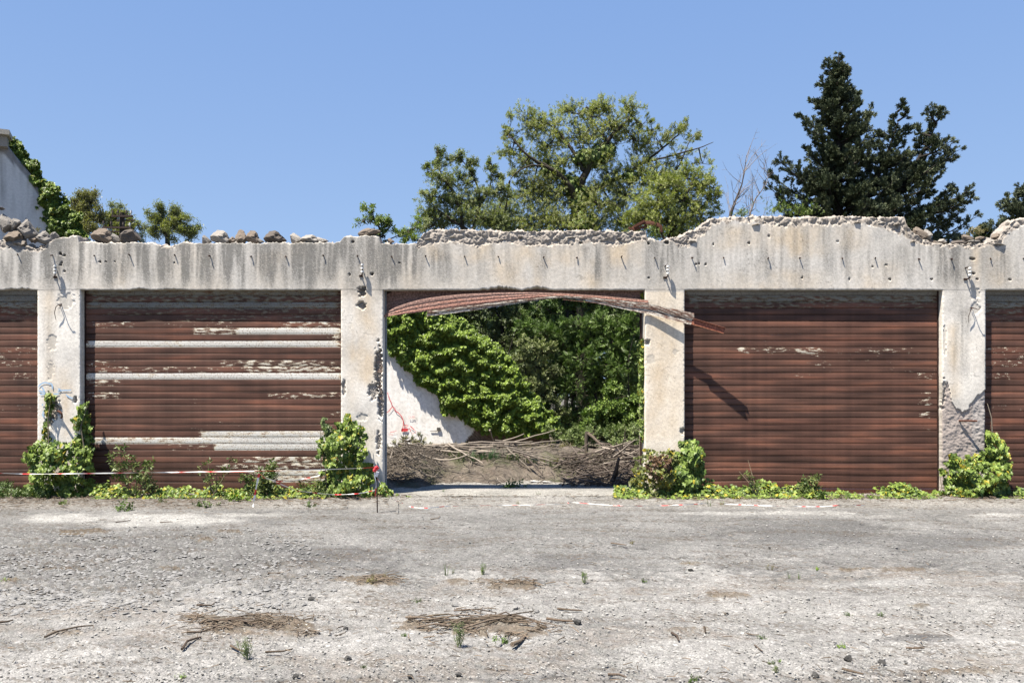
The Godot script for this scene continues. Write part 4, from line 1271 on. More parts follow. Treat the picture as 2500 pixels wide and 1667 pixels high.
	tree("eucalyptus_tree", "grey olive eucalyptus close behind the ivy-covered gable", "tree", -30.0, 200, [[[205, 960, 0, 0.3], [205, 620, 0, 0.25], [205, 540, 0, 0.16], [215, 490, 0, 0.06]], [[205, 570, 0, 0.12], [180, 510, 0, 0.05]]],
		[[196, 490, 24, 18, 90], [216, 480, 20, 15, 80], [228, 505, 20, 18, 90], [180, 505, 26, 20, 110], [210, 525, 30, 20, 130], [235, 530, 16, 16, 50], [195, 550, 30, 20, 120], [222, 560, 26, 16, 90], [240, 555, 14, 14, 36]], "narrow", 0.30, Color(0.12, 0.12, 0.07), Color(0.31, 0.295, 0.18), 1010, e, 0.8, "eucalyptus trees over the lintel", -0.2, "tree_leaf", [], 1.2)
	tree("eucalyptus_tree", "airy pale olive eucalyptus behind the telegraph pole", "tree", -32.0, 290, [[[290, 960, 0, 0.3], [290, 620, 0, 0.2], [285, 560, 0, 0.12], [280, 510, 0, 0.04]], [[288, 600, 0, 0.1], [320, 560, 0, 0.05], [335, 570, 0, 0.02]]],
		[[278, 505, 18, 13, 60], [268, 525, 16, 14, 50], [295, 520, 18, 14, 56], [310, 535, 16, 14, 46], [280, 545, 24, 16, 80], [300, 560, 24, 14, 80], [335, 560, 18, 16, 56], [340, 580, 16, 12, 40], [258, 545, 10, 18, 22], [285, 575, 30, 14, 80]], "narrow", 0.28, Color(0.12, 0.135, 0.07), Color(0.34, 0.34, 0.18), 1011, e, 0.8, "eucalyptus trees over the lintel", -0.2, "tree_leaf", [], 1.2)
	tree("eucalyptus_tree", "round-headed olive eucalyptus standing alone beyond the top stones", "tree", -30.0, 408, [[[408, 960, 0, 0.3], [408, 620, 0, 0.22], [408, 560, 0, 0.14], [412, 530, 0, 0.06]], [[408, 570, 0, 0.08], [385, 535, 0, 0.03]], [[409, 565, 0, 0.08], [440, 540, 0, 0.03]]],
		[[400, 515, 20, 13, 90], [420, 518, 20, 14, 90], [375, 530, 20, 15, 80], [440, 535, 20, 14, 80], [400, 540, 26, 14, 100], [365, 552, 12, 14, 36], [462, 552, 18, 16, 66], [435, 558, 22, 12, 70], [380, 565, 22, 12, 60], [455, 575, 18, 12, 44], [470, 565, 10, 14, 26], [415, 575, 18, 10, 40]], "narrow", 0.28, Color(0.115, 0.135, 0.07), Color(0.33, 0.34, 0.18), 1012, e, 0.8, "eucalyptus trees over the lintel", -0.2, "tree_leaf", [], 1.2)

func build_undergrowth() -> void:
	var bk := Color(0.07, 0.058, 0.05)
	# deep hedge that closes the view behind the open bay
	var bl := []
	rng.seed = 61
	for k in 64:
		bl.append([rng.randf_range(1060, 1760), rng.randf_range(680, 1060), 46, 40, 100])
	for k in 26:
		bl.append([rng.randf_range(1480, 1640), rng.randf_range(700, 1050), 40, 36, 110, 2.2])
	tree("hedge", "dense dark green thicket closing the view behind the open bay", "hedge", -15.5, 1400, [[[1400, 960, 0, 0.15], [1400, 750, 0, 0.05]]], bl, "sprig_b", 0.24, Color(0.06, 0.09, 0.03), Color(0.11, 0.15, 0.05), 2001, bk, 0.9)
	bl = []
	for k in 40:
		bl.append([rng.randf_range(1080, 1680), rng.randf_range(700, 950), 50, 40, 60])
	tree("leafy_tree", "far dull green trees that close the gaps in the thicket", "tree", -21.0, 1500, [[[1500, 960, 0, 0.2], [1500, 750, 0, 0.05]]], bl, "sprig_b", 0.5, Color(0.06, 0.09, 0.032), Color(0.11, 0.145, 0.055), 2011, bk, 0.6)
	tree("evergreen_shrub", "dark twiggy evergreen behind the top of the ivy slope", "shrub", -11.5, 1220, [[[1230, 960, 0, 0.1], [1230, 820, 0, 0.08], [1210, 760, 0, 0.03]], [[1230, 850, 0, 0.05], [1290, 780, 0, 0.02]], [[1200, 900, 0, 0.05], [1170, 770, 0, 0.02]], [[1240, 870, 0.5, 0.03], [1262, 800, 0.6, 0.02], [1275, 760, 0.6, 0.01]]],
		[[1180, 765, 40, 24, 90], [1230, 790, 40, 30, 90], [1270, 760, 30, 24, 70], [1200, 830, 44, 30, 90], [1260, 830, 34, 30, 70], [1210, 740, 50, 20, 80], [1130, 745, 40, 20, 70]], "small", 0.2, Color(0.055, 0.075, 0.034), Color(0.10, 0.125, 0.05), 2002, bk, 0.7)
	tree("leafy_tree", "tall leafy tree filling the top of the open bay under the bent shutter", "tree", -10.5, 1380, [[[1380, 960, 0, 0.12], [1385, 800, 0, 0.08], [1390, 700, 0, 0.04]]],
		[[1320, 745, 36, 26, 110], [1375, 735, 36, 26, 110], [1430, 740, 36, 26, 110], [1480, 735, 40, 26, 100], [1340, 790, 34, 24, 90], [1300, 790, 26, 30, 60], [1540, 745, 36, 30, 70], [1380, 690, 60, 30, 140], [1480, 690, 60, 30, 140], [1425, 715, 34, 20, 90], [1560, 800, 30, 40, 90], [1560, 880, 30, 40, 90], [1555, 960, 30, 40, 80], [1440, 770, 40, 26, 90]], "sprig", 0.125, Color(0.045, 0.08, 0.024), Color(0.17, 0.23, 0.065), 2003, bk, 0.6)
	tree("acacia_tree", "feathery deep green acacia in the middle of the open bay", "tree", -9.5, 1450, [[[1455, 1070, 0, 0.07], [1455, 960, 0, 0.06], [1450, 880, 0, 0.04], [1440, 800, 0, 0.02]], [[1455, 940, 0, 0.03], [1500, 860, 0, 0.015]], [[1453, 960, 0, 0.03], [1400, 880, 0, 0.015]], [[1540, 1060, 0.3, 0.04], [1530, 900, 0.3, 0.02], [1545, 820, 0.3, 0.01]]],
		[[1405, 800, 40, 26, 100], [1465, 790, 36, 26, 100], [1440, 830, 50, 30, 130], [1380, 840, 40, 26, 100], [1495, 840, 40, 28, 110], [1535, 800, 36, 26, 100], [1555, 770, 26, 22, 60], [1280, 800, 30, 18, 60], [1330, 815, 36, 22, 70], [1420, 880, 50, 30, 120], [1490, 900, 44, 30, 110], [1545, 870, 34, 30, 90], [1400, 930, 50, 34, 110], [1465, 950, 44, 34, 100], [1530, 940, 36, 30, 90], [1370, 890, 36, 28, 70], [1350, 960, 40, 30, 70], [1420, 1000, 50, 30, 80], [1340, 1010, 40, 30, 90], [1385, 1035, 40, 26, 90]],
		"frond", 0.15, Color(0.05, 0.085, 0.022), Color(0.135, 0.20, 0.05), 2004, bk, 0.6, "", 0.1, "leaf", [], 4.6)
	tree("evergreen_shrub", "pale olive-leaved bush between the ivy slope and the acacia", "shrub", -9.0, 1300, [[[1305, 1080, 0, 0.06], [1305, 950, 0, 0.05], [1310, 860, 0, 0.02]], [[1305, 960, 0, 0.03], [1280, 880, 0, 0.015]]],
		[[1290, 850, 30, 22, 110], [1325, 855, 30, 22, 110], [1310, 890, 44, 26, 180], [1340, 905, 26, 22, 80], [1275, 880, 26, 22, 80], [1320, 930, 40, 24, 110], [1330, 970, 36, 26, 80], [1360, 1000, 34, 28, 70], [1300, 960, 36, 30, 70]], "sprig", 0.10, Color(0.06, 0.08, 0.032), Color(0.28, 0.31, 0.13), 2005, bk, 0.6)
	tree("bramble_bush", "bright broad-leaved bramble bush near the back of the right-angled stake", "bush", -7.0, 1500, [[[1510, 1085, 0, 0.03], [1505, 1020, 0, 0.02], [1490, 970, 0, 0.01]]],
		[[1490, 985, 30, 24, 100], [1530, 1000, 30, 26, 100], [1470, 1020, 40, 24, 120], [1520, 1040, 44, 26, 130], [1500, 960, 22, 18, 50], [1555, 1030, 26, 30, 80], [1440, 1045, 30, 18, 70], [1550, 985, 22, 24, 60]], "sprig_b", 0.125, Color(0.045, 0.085, 0.018), Color(0.2, 0.28, 0.06), 2006, bk, 0.6)
	tree("bramble_bush", "low pale green scrub along the foot of the thicket", "bush", -5.6, 1450, [[[1450, 1090, 0, 0.02], [1450, 1050, 0, 0.01]]],
		[[1390, 1065, 30, 16, 90], [1440, 1065, 36, 18, 110], [1500, 1066, 36, 20, 120], [1550, 1060, 30, 22, 90], [1350, 1062, 26, 14, 60], [1410, 1080, 40, 12, 80], [1520, 1085, 40, 12, 80]], "sprig", 0.09, Color(0.075, 0.11, 0.036), Color(0.23, 0.28, 0.11), 2007, bk, 0.6)
	tree("flowering_scrub", "dry olive scrub at the foot of the white graffiti wall", "bush", -5.2, 980, [[[985, 1100, 0, 0.015], [985, 1060, 0, 0.008]]],
		[[965, 1096, 20, 12, 60], [990, 1092, 22, 14, 80], [1015, 1088, 20, 14, 70], [1040, 1092, 18, 10, 50], [950, 1092, 14, 12, 30], [1000, 1104, 40, 8, 70], [1025, 1074, 6, 12, 14], [985, 1076, 6, 12, 12], [1004, 1072, 5, 12, 9]], "small", 0.075, Color(0.10, 0.10, 0.05), Color(0.28, 0.27, 0.13), 2008, bk, 0.6)


# ------------------------------------------------------------------ ground
var MOSS := [[930, 1418, 75, 14, 0.9], [1120, 1424, 36, 10, 0.7], [1265, 1430, 70, 12, 0.9], [600, 1525, 130, 22, 1.0], [520, 1512, 70, 10, 0.9], [700, 1545, 90, 14, 0.7], [1160, 1530, 150, 26, 1.0], [1270, 1545, 80, 14, 0.9], [1755, 1455, 70, 8, 0.8], [2080, 1392, 55, 8, 0.9], [2220, 1391, 80, 6, 0.8], [205, 1301, 75, 7, 0.6], [170, 1546, 60, 9, 0.6], [560, 1300, 40, 6, 0.4], [25, 1422, 24, 10, 0.7], [1450, 1452, 40, 5, 0.5], [1690, 1378, 30, 5, 0.5], [1180, 1420, 30, 6, 0.5], [2250, 1480, 30, 6, 0.3], [2330, 1640, 110, 14, 0.5], [500, 1320, 30, 10, 0.35], [400, 1390, 40, 6, 0.35], [160, 1390, 50, 5, 0.35], [1680, 1540, 60, 8, 0.3], [860, 1415, 60, 8, 0.5]]
var PALE := [[150, 1266, 100, 13, 0.95], [390, 1268, 190, 15, 1.0], [330, 1280, 110, 9, 0.8], [600, 1258, 110, 5, 0.7], [1900, 1253, 260, 6, 0.8], [2130, 1260, 100, 5, 0.6], [2440, 1258, 80, 6, 0.8], [2110, 1585, 90, 12, 0.3], [1600, 1622, 90, 14, 0.45], [1300, 1630, 60, 10, 0.35], [800, 1610, 50, 8, 0.4], [1000, 1620, 60, 8, 0.35], [1130, 1612, 50, 7, 0.35], [2150, 1655, 60, 10, 0.4], [2050, 1425, 180, 10, 0.4], [1500, 1480, 160, 10, 0.25], [850, 1495, 80, 8, 0.25]]
var DARK := [[820, 1360, 170, 26, 0.5], [700, 1345, 60, 12, 0.5], [930, 1395, 80, 8, 0.4], [1400, 1370, 120, 22, 0.4], [1300, 1420, 80, 6, 0.4], [1980, 1300, 230, 40, 0.42], [2330, 1320, 160, 30, 0.4], [1850, 1275, 100, 14, 0.35], [2240, 1560, 100, 10, 0.6], [310, 1572, 90, 14, 0.35], [1350, 1655, 50, 10, 0.7], [650, 1276, 60, 8, 0.4], [1480, 1660, 40, 6, 0.5], [2300, 1640, 80, 12, 0.4], [300, 1335, 280, 22, 0.2], [1000, 1660, 500, 8, 0.35], [2100, 1662, 400, 8, 0.3]]

func patch(key: String, list: Array, px: float, py: float, wob: float) -> float:
	var s := 0.0
	for a in bins(key, list, 1.6, 2).get(int(floor(px / 40.0)), []):
		var dx: float = (px - a[0]) / a[2]
		var dy: float = (py - a[1]) / a[3]
		if absf(dx) < 1.6 and absf(dy) < 1.6:
			var r := sqrt(dx * dx + dy * dy) + wob
			s = maxf(s, a[4] * smoothstep(1.15, 0.55, r))
	return s

func build_ground() -> void:
	# far sheet
	var P := PackedVector3Array()
	var C := PackedColorArray()
	for j in 9:
		for i in 9:
			P.append(Vector3((i - 4) * 110.0, -0.06, (4 - j) * 110.0))
			C.append(Color(0.115, 0.11, 0.1))
	structure("ground", sheet(9, 9, P, C), M.lot)
	# the asphalt yard, close enough to show its surface
	var nx := 640
	var nz := 350
	P = PackedVector3Array()
	C = PackedColorArray()
	P.resize(nx * nz)
	C.resize(nx * nz)
	for j in nz:
		var t := float(j) / (nz - 1)
		var z := lerpf(9.2, 0.12, t)
		var half := 5.0 + (9.2 - z) * 0.66
		var d := DIST - z
		var py := HOR + DIST * 253.0 / d
		for i in nx:
			var x := lerpf(-half, half, float(i) / (nx - 1))
			var px := 1250.0 + x * PPM * DIST / d
			var big := n_big.get_noise_2d(x * 0.7, z * 0.7)
			var mid := n_mid.get_noise_2d(x * 1.6, z * 1.6)
			var fine := n_fine.get_noise_2d(x * 22.0, z * 22.0)
			var f2 := n_fine.get_noise_2d(x * 6.0 + 40.0, z * 6.0)
			var wob := 0.35 * n_mid.get_noise_2d(x * 3.5, z * 3.5) * 2.0 + 0.45 * f2 + 0.25 * fine
			var edge := 1412.0 + 28.0 * smoothstep(900.0, 400.0, px) - 14.0 * smoothstep(1500.0, 1900.0, px)
			var dust := smoothstep(edge - 20.0, edge + 20.0, py + 46.0 * mid + 26.0 * f2 + 30.0 * fine)
			var col := Color(0.152, 0.1505, 0.147).lerp(Color(0.205, 0.2015, 0.195), dust)
			col = col * (1.0 + 0.16 * big + 0.30 * mid + 0.20 * f2 + 0.12 * fine)
			# old cracked paving
			var cob := smoothstep(820.0, 600.0, px + 90.0 * big) * smoothstep(1275.0, 1310.0, py) * smoothstep(1500.0, 1430.0, py + 20.0 * mid)
			cob = maxf(cob, 0.55 * smoothstep(700.0, 900.0, px) * smoothstep(1750.0, 1500.0, px) * smoothstep(1290.0, 1310.0, py) * smoothstep(1390.0, 1350.0, py) * smoothstep(0.0, 0.2, mid))
			var c := n_cell.get_noise_2d(x * 12.0 + 0.5 * f2, z * 10.0)
			var seam := smoothstep(-0.70, -0.90, c)
			var h := 0.012 * mid + 0.005 * fine + 0.004 * f2
			if cob > 0.01:
				h += cob * (0.016 * (1.0 - seam) + 0.010 * n_cellv.get_noise_2d(x * 12.0 + 0.5 * f2, z * 10.0))
				col = col * (1.0 + cob * (0.12 * n_cellv.get_noise_2d(x * 12.0 + 0.5 * f2, z * 10.0) - 0.3 * seam * clampf(0.8 + f2, 0, 1) - 0.12))
			var crack := absf(n_mid.get_noise_2d(x * 0.9 + 70.0, z * 0.9))
			if crack < 0.014 + 0.01 * fine and dust < 0.75:
				h -= 0.014
				col = col * 0.62
			var crack2 := absf(n_mid.get_noise_2d(x * 2.3 + 170.0, z * 2.3))
			if crack2 < 0.02 and dust < 0.5 and big > -0.1:
				h -= 0.008
				col = col * 0.76
			col = col.lerp(Color(0.070, 0.070, 0.071), clampf(1.55 * patch("dark", DARK, px, py, wob * 0.8), 0, 0.9) * clampf(0.85 + 0.6 * f2, 0, 1))
			var pale := patch("pale", PALE, px, py, wob * 0.9)
			col = col.lerp(Color(0.30, 0.298, 0.288), clampf(pale * (0.8 + 0.5 * f2), 0, 0.95))
			h += 0.006 * pale
			var moss := patch("moss", MOSS, px, py, wob * 1.25)
			var mk := smoothstep(0.1, 0.55, moss * 1.25 + 1.0 * fine + 0.7 * f2) * smoothstep(0.02, 0.15, moss)
			col = col.lerp(Color(0.115, 0.086, 0.055).lerp(Color(0.070, 0.055, 0.037), clampf(0.5 + f2, 0, 1)), mk * 0.75)
			h += mk * (0.010 + 0.01 * fine)
			# pale concrete apron and the litter against it
			if py < 1250.0:
				var ap := smoothstep(1246.0, 1238.0, py + 5.0 * f2 + 3.0 * fine)
				col = col.lerp(Color(0.205, 0.198, 0.185) * (1.0 + 0.25 * f2 + 0.2 * mid), ap * 0.85)
				var lit := maxf(smoothstep(1226.0, 1214.0, py + 10.0 * f2 + 8.0 * mid) * smoothstep(0.0, 150.0, absf(px - 1230.0) - 260.0), smoothstep(800.0, 500.0, px) * smoothstep(1248.0, 1240.0, py + 6.0 * f2) * clampf(0.55 + 1.4 * f2, 0, 1))
				col = col.lerp(Color(0.075, 0.060, 0.047), clampf(lit * (0.7 + 0.8 * fine), 0, 0.85))
				h += 0.025 * ap + 0.012 * lit * fine
			var deb := smoothstep(0.02, 0.3, n_mid.get_noise_2d(x * 1.2 + 11.0, z * 5.0)) * smoothstep(0.0, 0.3, fine) * (1.0 - pale)
			col = col.lerp(Color(0.075, 0.06, 0.046), 0.7 * deb)
			var soil := smoothstep(0.08, 0.3, n_mid.get_noise_2d(x * 0.8 + 51.0, z * 2.0)) * dust * clampf(0.6 + 1.2 * f2 + 0.8 * fine, 0, 1)
			col = col.lerp(Color(0.125, 0.108, 0.092), 0.6 * soil)
			var chalk := smoothstep(0.10, 0.3, n_mid.get_noise_2d(x * 1.9 + 31.0, z * 3.4)) * smoothstep(-0.1, 0.3, f2) * dust
			col = col.lerp(Color(0.29, 0.285, 0.275), 0.3 * chalk)
			P[j * nx + i] = Vector3(x, h, z)
			C[j * nx + i] = Color(maxf(col.r, 0.012), maxf(col.g, 0.012), maxf(col.b, 0.012))
	structure("asphalt_yard", sheet(nx, nz, P, C), M.lot)
	# concrete floor of the open bay
	nx = 180
	nz = 60
	P = PackedVector3Array()
	C = PackedColorArray()
	for j in nz:
		var z := lerpf(0.2, -2.4, float(j) / (nz - 1))
		for i in nx:
			var x := lerpf(-11.5, 11.5, float(i) / (nx - 1))
			var f := n_fine.get_noise_2d(x * 6.0, z * 6.0)
			var m := n_mid.get_noise_2d(x * 3.0, z * 3.0)
			P.append(Vector3(x, 0.03 + 0.004 * m, z))
			C.append(Color(0.24, 0.232, 0.212) * (1.0 + 0.2 * f + 0.3 * m))
	structure("concrete_floor", sheet(nx, nz, P, C), M.lot)
	# bank of earth behind
	nx = 260
	nz = 150
	P = PackedVector3Array()
	C = PackedColorArray()
	for j in nz:
		var t := float(j) / (nz - 1)
		var z := lerpf(-0.75, -34.0, t * t * 0.8 + t * 0.2)
		for i in nx:
			var x := lerpf(-1.0, 1.0, float(i) / (nx - 1)) * lerpf(6.0, 30.0, t * t)
			P.append(Vector3(x, bank(x, z), z))
			var f := n_fine.get_noise_2d(x * 12.0, z * 12.0)
			var m := n_mid.get_noise_2d(x * 2.5, z * 2.5)
			var c := Color(0.108, 0.090, 0.072).lerp(Color(0.175, 0.150, 0.124), clampf(0.4 + 0.9 * f + 0.7 * m, 0, 1))
			c = c.lerp(Color(0.055, 0.07, 0.028), clampf(1.6 * n_mid.get_noise_2d(x * 2.0 + 44.0, z * 2.0) - 0.1, 0, 0.7))
			C.append(c)
	structure("earth_bank", sheet(nx, nz, P, C), M.earth)

func bank(x: float, z: float) -> float:
	var start := -1.15 - 0.35 * n_mid.get_noise_1d(x * 3.0) - 0.25 * smoothstep(-0.6, 0.5, x) + 0.75 * smoothstep(-0.9, -1.9, x) + 0.6 * smoothstep(1.0, 2.0, x)
	var h := 0.46 * smoothstep(start, start - 2.0, z) - 0.20 * smoothstep(-4.2, -6.5, z)
	h += (0.10 * n_mid.get_noise_2d(x * 2.2, z * 2.2) + 0.035 * n_fine.get_noise_2d(x * 7.0, z * 7.0)) * smoothstep(start + 0.2, start - 0.8, z)
	return h - 0.02

func scatter_gravel() -> void:
	rng.seed = 321
	var xf := [[], [], []]
	var cols := [PackedColorArray(), PackedColorArray(), PackedColorArray()]
	for k in 22000:
		var py := lerpf(1230.0, 1700.0, pow(rng.randf(), 0.8))
		var px := rng.randf_range(-150, 2650)
		var g := on_ground(px, py)
		var dens := 0.35 + 0.65 * smoothstep(1390.0, 1460.0, py + 40.0 * n_mid.get_noise_2d(g.x, g.z))
		if px < 800 and py > 1290 and py < 1500:
			dens = 0.8
		if rng.randf() > dens * (0.55 + 0.8 * n_mid.get_noise_2d(g.x * 1.3 + 5.0, g.z * 1.3)):
			continue
		var s := lerpf(0.007, 0.024, pow(rng.randf(), 3.0)) * (1.0 if py < 1620 else 1.05)
		var b := Basis.from_euler(Vector3(rng.randf() * 6, rng.randf() * 6, rng.randf() * 6)).scaled(Vector3(1, 0.6, 1)) * s * (1.0 if py < 1560 else 0.8)
		var q := k % 3
		xf[q].append(Transform3D(b, g + Vector3(0, 0.006 + s * 0.1, 0)))
		var tone := rng.randf_range(0.17, 0.32) if rng.randf() < 0.93 else rng.randf_range(0.06, 0.12)
		if py > 1645 and rng.randf() < 0.2:
			tone *= 0.4
		cols[q].append(Color(tone * 1.02, tone, tone * 0.95))
	for q in 3:
		var o := copies("gravel", SH["pebble%d" % q], M.gravel, xf[q], cols[q], self)
		tag(o, ["pale angular grit scattered over the dusty yard", "mixed grey chippings lying loose across the yard", "small stones and crumbs strewn about the worn asphalt"][q], "gravel")
	# flat chips of the broken paving, still lying where they cracked
	var cx := []
	var cc := PackedColorArray()
	for k in 9700:
		var px := rng.randf_range(-120, 900) if k < 8500 else rng.randf_range(800, 2600)
		var py := rng.randf_range(1285, 1505) if k < 8500 else rng.randf_range(1262, 1400)
		var g := on_ground(px, py)
		var m := n_mid.get_noise_2d(g.x * 1.5, g.z * 1.5)
		if rng.randf() > smoothstep(880.0, 560.0, px + 140.0 * m) * smoothstep(1280.0, 1320.0, py) * smoothstep(1510.0, 1440.0, py + 60.0 * m) and k < 8500:
			continue
		if k >= 8500 and m < 0.04:
			continue
		var s := rng.randf_range(0.022, 0.062) * (1.0 if k < 8500 else 0.6)
		cx.append(Transform3D(Basis.from_euler(Vector3(rng.randf_range(-0.12, 0.12), rng.randf() * TAU, rng.randf_range(-0.12, 0.12))).scaled_local(Vector3(s, s * 0.24, s * rng.randf_range(0.5, 1.0))), g + Vector3(0, 0.007 + 0.012 * m, 0)))
		var tn := rng.randf_range(0.15, 0.215)
		cc.append(Color(tn, tn * 0.995, tn * 0.985))
	tag(copies("paving_gravel", SH.pebble1, M.gravel, cx, cc, self), "flat grey chips of cracked paving in the rough corner of the yard", "gravel")
	# dry twigs and leaf litter along the foot of the wall and in the moss patches
	var tw := MB.new()
	tw.tube([Vector3(-0.5, 0, 0), Vector3(0.1, 0.03, 0.05), Vector3(0.5, 0, -0.04)], [0.045, 0.04, 0.02], 4, Color.WHITE)
	var twm := tw.mesh()
	var x2 := []
	var c2 := PackedColorArray()
	for k in 5200:
		var px := rng.randf_range(-100, 2600)
		var py := 0.0
		var l := rng.randf_range(0.03, 0.10)
		if k < 3000:
			py = 1213.0 + absf(rng.randfn(0.0, 11.0))
			if px < 850:
				py += rng.randf_range(0, 16)
			if px > 985 and px < 1500 and rng.randf() < 0.75:
				continue
		elif k < 4300:
			var a: Array = MOSS[[3, 4, 5, 6, 7, 6, 3, 0, 2][rng.randi_range(0, 8)]]
			px = a[0] + rng.randfn(0, 0.62) * a[2]
			py = a[1] + rng.randfn(0, 0.6) * a[3]
			var gg := on_ground(px, py)
			if n_mid.get_noise_2d(gg.x * 4.0, gg.z * 4.0) < -0.04:
				continue
		else:
			py = rng.randf_range(1235, 1690)
			l *= 0.7
		var g := on_ground(px, py)
		var b := Basis.from_euler(Vector3(0, rng.randf() * TAU, rng.randf_range(-0.25, 0.25))).scaled(Vector3.ONE * l)
		x2.append(Transform3D(b, g + Vector3(0, 0.022 if py > 1250 else 0.05, 0)))
		c2.append(Color(0.10, 0.078, 0.058) * rng.randf_range(0.5, 1.9))
	tag(copies("twig_litter", twm, M.dry, x2, c2, self), "brown dry twig litter along the foot of the wall and in mossy patches", "litter")

func stick(called: String, pts_px: Array, r: float, label: String, category: String, group := "", col := Color(0.11, 0.085, 0.065), lift := 0.02) -> void:
	var g0 := on_ground(pts_px[0][0], pts_px[0][1])
	var t: Node3D
	var mb := MB.new()
	var P := []
	var R := []
	for i in pts_px.size():
		var p := on_ground(pts_px[i][0], pts_px[i][1])
		p.y = r * 0.9 + lift * (pts_px[i][2] if pts_px[i].size() > 2 else 0.3)
		P.append(p - g0 + rv() * r * 0.6)
		R.append(r * 0.68 * lerpf(1.0, 0.55, float(i) / (pts_px.size() - 1)))
	mb.tube(P, R, 6, col)
	var o := part(called, mb.mesh(), M.bark, self, g0)
	tag(o, label, category, group)

func build_yard_things() -> void:
	rng.seed = 808
	var S := [
		[[[1252, 1588], [1266, 1573], [1280, 1562], [1288, 1552]], 0.022, "thick dark stick lying askew beside the larger twig heap"],
		[[[445, 1590], [455, 1575], [475, 1566], [492, 1560]], 0.014, "curved bark-brown stick in front of the smaller twig heap"],
		[[[560, 1582], [580, 1592], [606, 1603]], 0.012, "short straight stick leaning into the thin weed"],
		[[[648, 1600], [690, 1597], [716, 1589]], 0.010, "slim stick lying behind the thin weed"],
		[[[478, 1484], [515, 1484], [526, 1472]], 0.010, "bent hooked twig lying on pale dust"],
		[[[655, 1405], [690, 1402], [708, 1398]], 0.013, "grey stick on the cracked paving edge"],
		[[[1362, 1490], [1390, 1494], [1422, 1496]], 0.012, "yellow-brown stick with a split pale end"],
		[[[1337, 1516], [1370, 1520], [1397, 1523]], 0.015, "dark short branch beside a lump of clinker"],
		[[[1492, 1330], [1515, 1333], [1530, 1335]], 0.011, "lone reddish twig on smooth asphalt"],
		[[[455, 1551], [490, 1546], [530, 1536]], 0.011, "straight twig poking out of the smaller twig heap"],
		[[[110, 1560], [140, 1548], [190, 1536], [230, 1532]], 0.011, "long thin twig by the mossy strip near the yard edge"],
		[[[0, 1524], [15, 1522], [28, 1518]], 0.012, "twig end lying on rough cracked paving"],
		[[[1640, 1552], [1655, 1562], [1660, 1574]], 0.014, "stubby bark chip on bare dust"],
		[[[1722, 1535], [1724, 1548]], 0.012, "upright splinter stuck in the dust"],
		[[[1820, 1550], [1840, 1554], [1852, 1554]], 0.008, "thin forked twig beside a green sprout"],
		[[[1845, 1580], [1855, 1590], [1863, 1597]], 0.008, "tiny curved twig in pale grit"],
		[[[2215, 1586], [2240, 1590], [2256, 1588]], 0.010, "brown twig beside the sooty smear"],
		[[[1485, 1657], [1510, 1657], [1530, 1658]], 0.012, "pale stripped stick at the dark gravel edge"],
		[[[280, 1278], [310, 1275], [318, 1271]], 0.009, "small twig on the whitest patch of concrete"],
		[[[390, 1278], [420, 1276]], 0.009, "twig on the edge of the whitest concrete patch"],
		[[[2060, 1640], [2085, 1648], [2110, 1656]], 0.012, "dark root piece in coarse brown gravel"],
		[[[1050, 1270], [1070, 1268], [1075, 1262]], 0.010, "crooked twig just in front of the fallen tape"]]
	for q in S:
		stick("fallen_stick", q[0], q[1], q[2], "stick", "sticks lying in the yard", Color(0.11, 0.085, 0.065) * rng.randf_range(0.7, 1.5))
	# two heaps of blown twigs: the larger sticks on them are things of their own
	var heaps := [[1160, 1525, 130, 26, 26, "long twig in the larger heap of blown twigs", 0.010], [600, 1525, 100, 22, 10, "twig in the smaller heap of blown twigs", 0.008]]
	for h in heaps:
		for k in h[4]:
			var cx: float = h[0] + rng.randfn(0, 0.45) * h[2]
			var cy: float = h[1] + rng.randfn(0, 0.4) * h[3]
			var l := rng.randf_range(25, 75)
			var a := rng.randfn(0.12, 0.25)
			stick("heap_twig", [[cx - l * cos(a), cy - l * sin(a) * 0.55, rng.randf_range(0, 2)], [cx + rng.randf_range(-5, 5), cy + rng.randf_range(-3, 3), 2.0], [cx + l * cos(a), cy + l * sin(a) * 0.55, rng.randf_range(0, 2)]], h[6] * rng.randf_range(0.6, 1.25), h[5], "twig", "twigs of the " + ("larger" if h[4] > 20 else "smaller") + " heap", Color(0.115, 0.09, 0.068) * rng.randf_range(0.6, 1.7))
	# single stones
	for q in [[583, 1450, 9, 0.22, "white angular stone at the edge of the cracked paving"], [758, 1466, 10, 0.055, "black clinker lump on open dust between two white stones"], [866, 1471, 10, 0.24, "rounded white stone beside the black clinker lump"], [600, 1473, 6, 0.22, "small white stone near the hooked twig"], [1109, 1481, 11, 0.25, "flat white stone above the larger twig heap"], [1258, 1488, 10, 0.24, "white stone nearest the yellow-brown stick"], [1307, 1494, 14, 0.24, "broad white stone beside its smaller white twin"], [843, 1538, 8, 0.06, "round black stone between the two twig heaps"], [848, 1612, 11, 0.07, "grey stone on bare dust in front of the twig heaps"], [1217, 1578, 14, 0.25, "white stone beside a small green weed and thick stick"], [1410, 1523, 12, 0.065, "dark clinker lump beside the dark short branch"], [1688, 1396, 9, 0.055, "black chunk at the foot of the asphalt"], [1774, 1502, 8, 0.06, "round black pebble alone on pale grit"], [2154, 1622, 12, 0.06, "big black stone in coarse gravel"], [2072, 1613, 14, 0.05, "crumbling dark lump beside the big black stone"], [1990, 1653, 12, 0.065, "dark stone at the edge of the brown gravel"], [1120, 1651, 10, 0.065, "dark stone in the sooty gravel strip"], [1000, 1655, 10, 0.06, "black stone in the sooty gravel strip"], [720, 1655, 10, 0.065, "black stone beside the bright green sprout"], [1972, 1466, 8, 0.24, "small white stone among weeds on the rubble strip"], [1880, 1340, 5, 0.055, "tiny black stone on clean asphalt"]]:
		var g := on_ground(q[0], q[1])
		var s: float = q[2] * (DIST - g.z) / (PPM * DIST) * 1.5
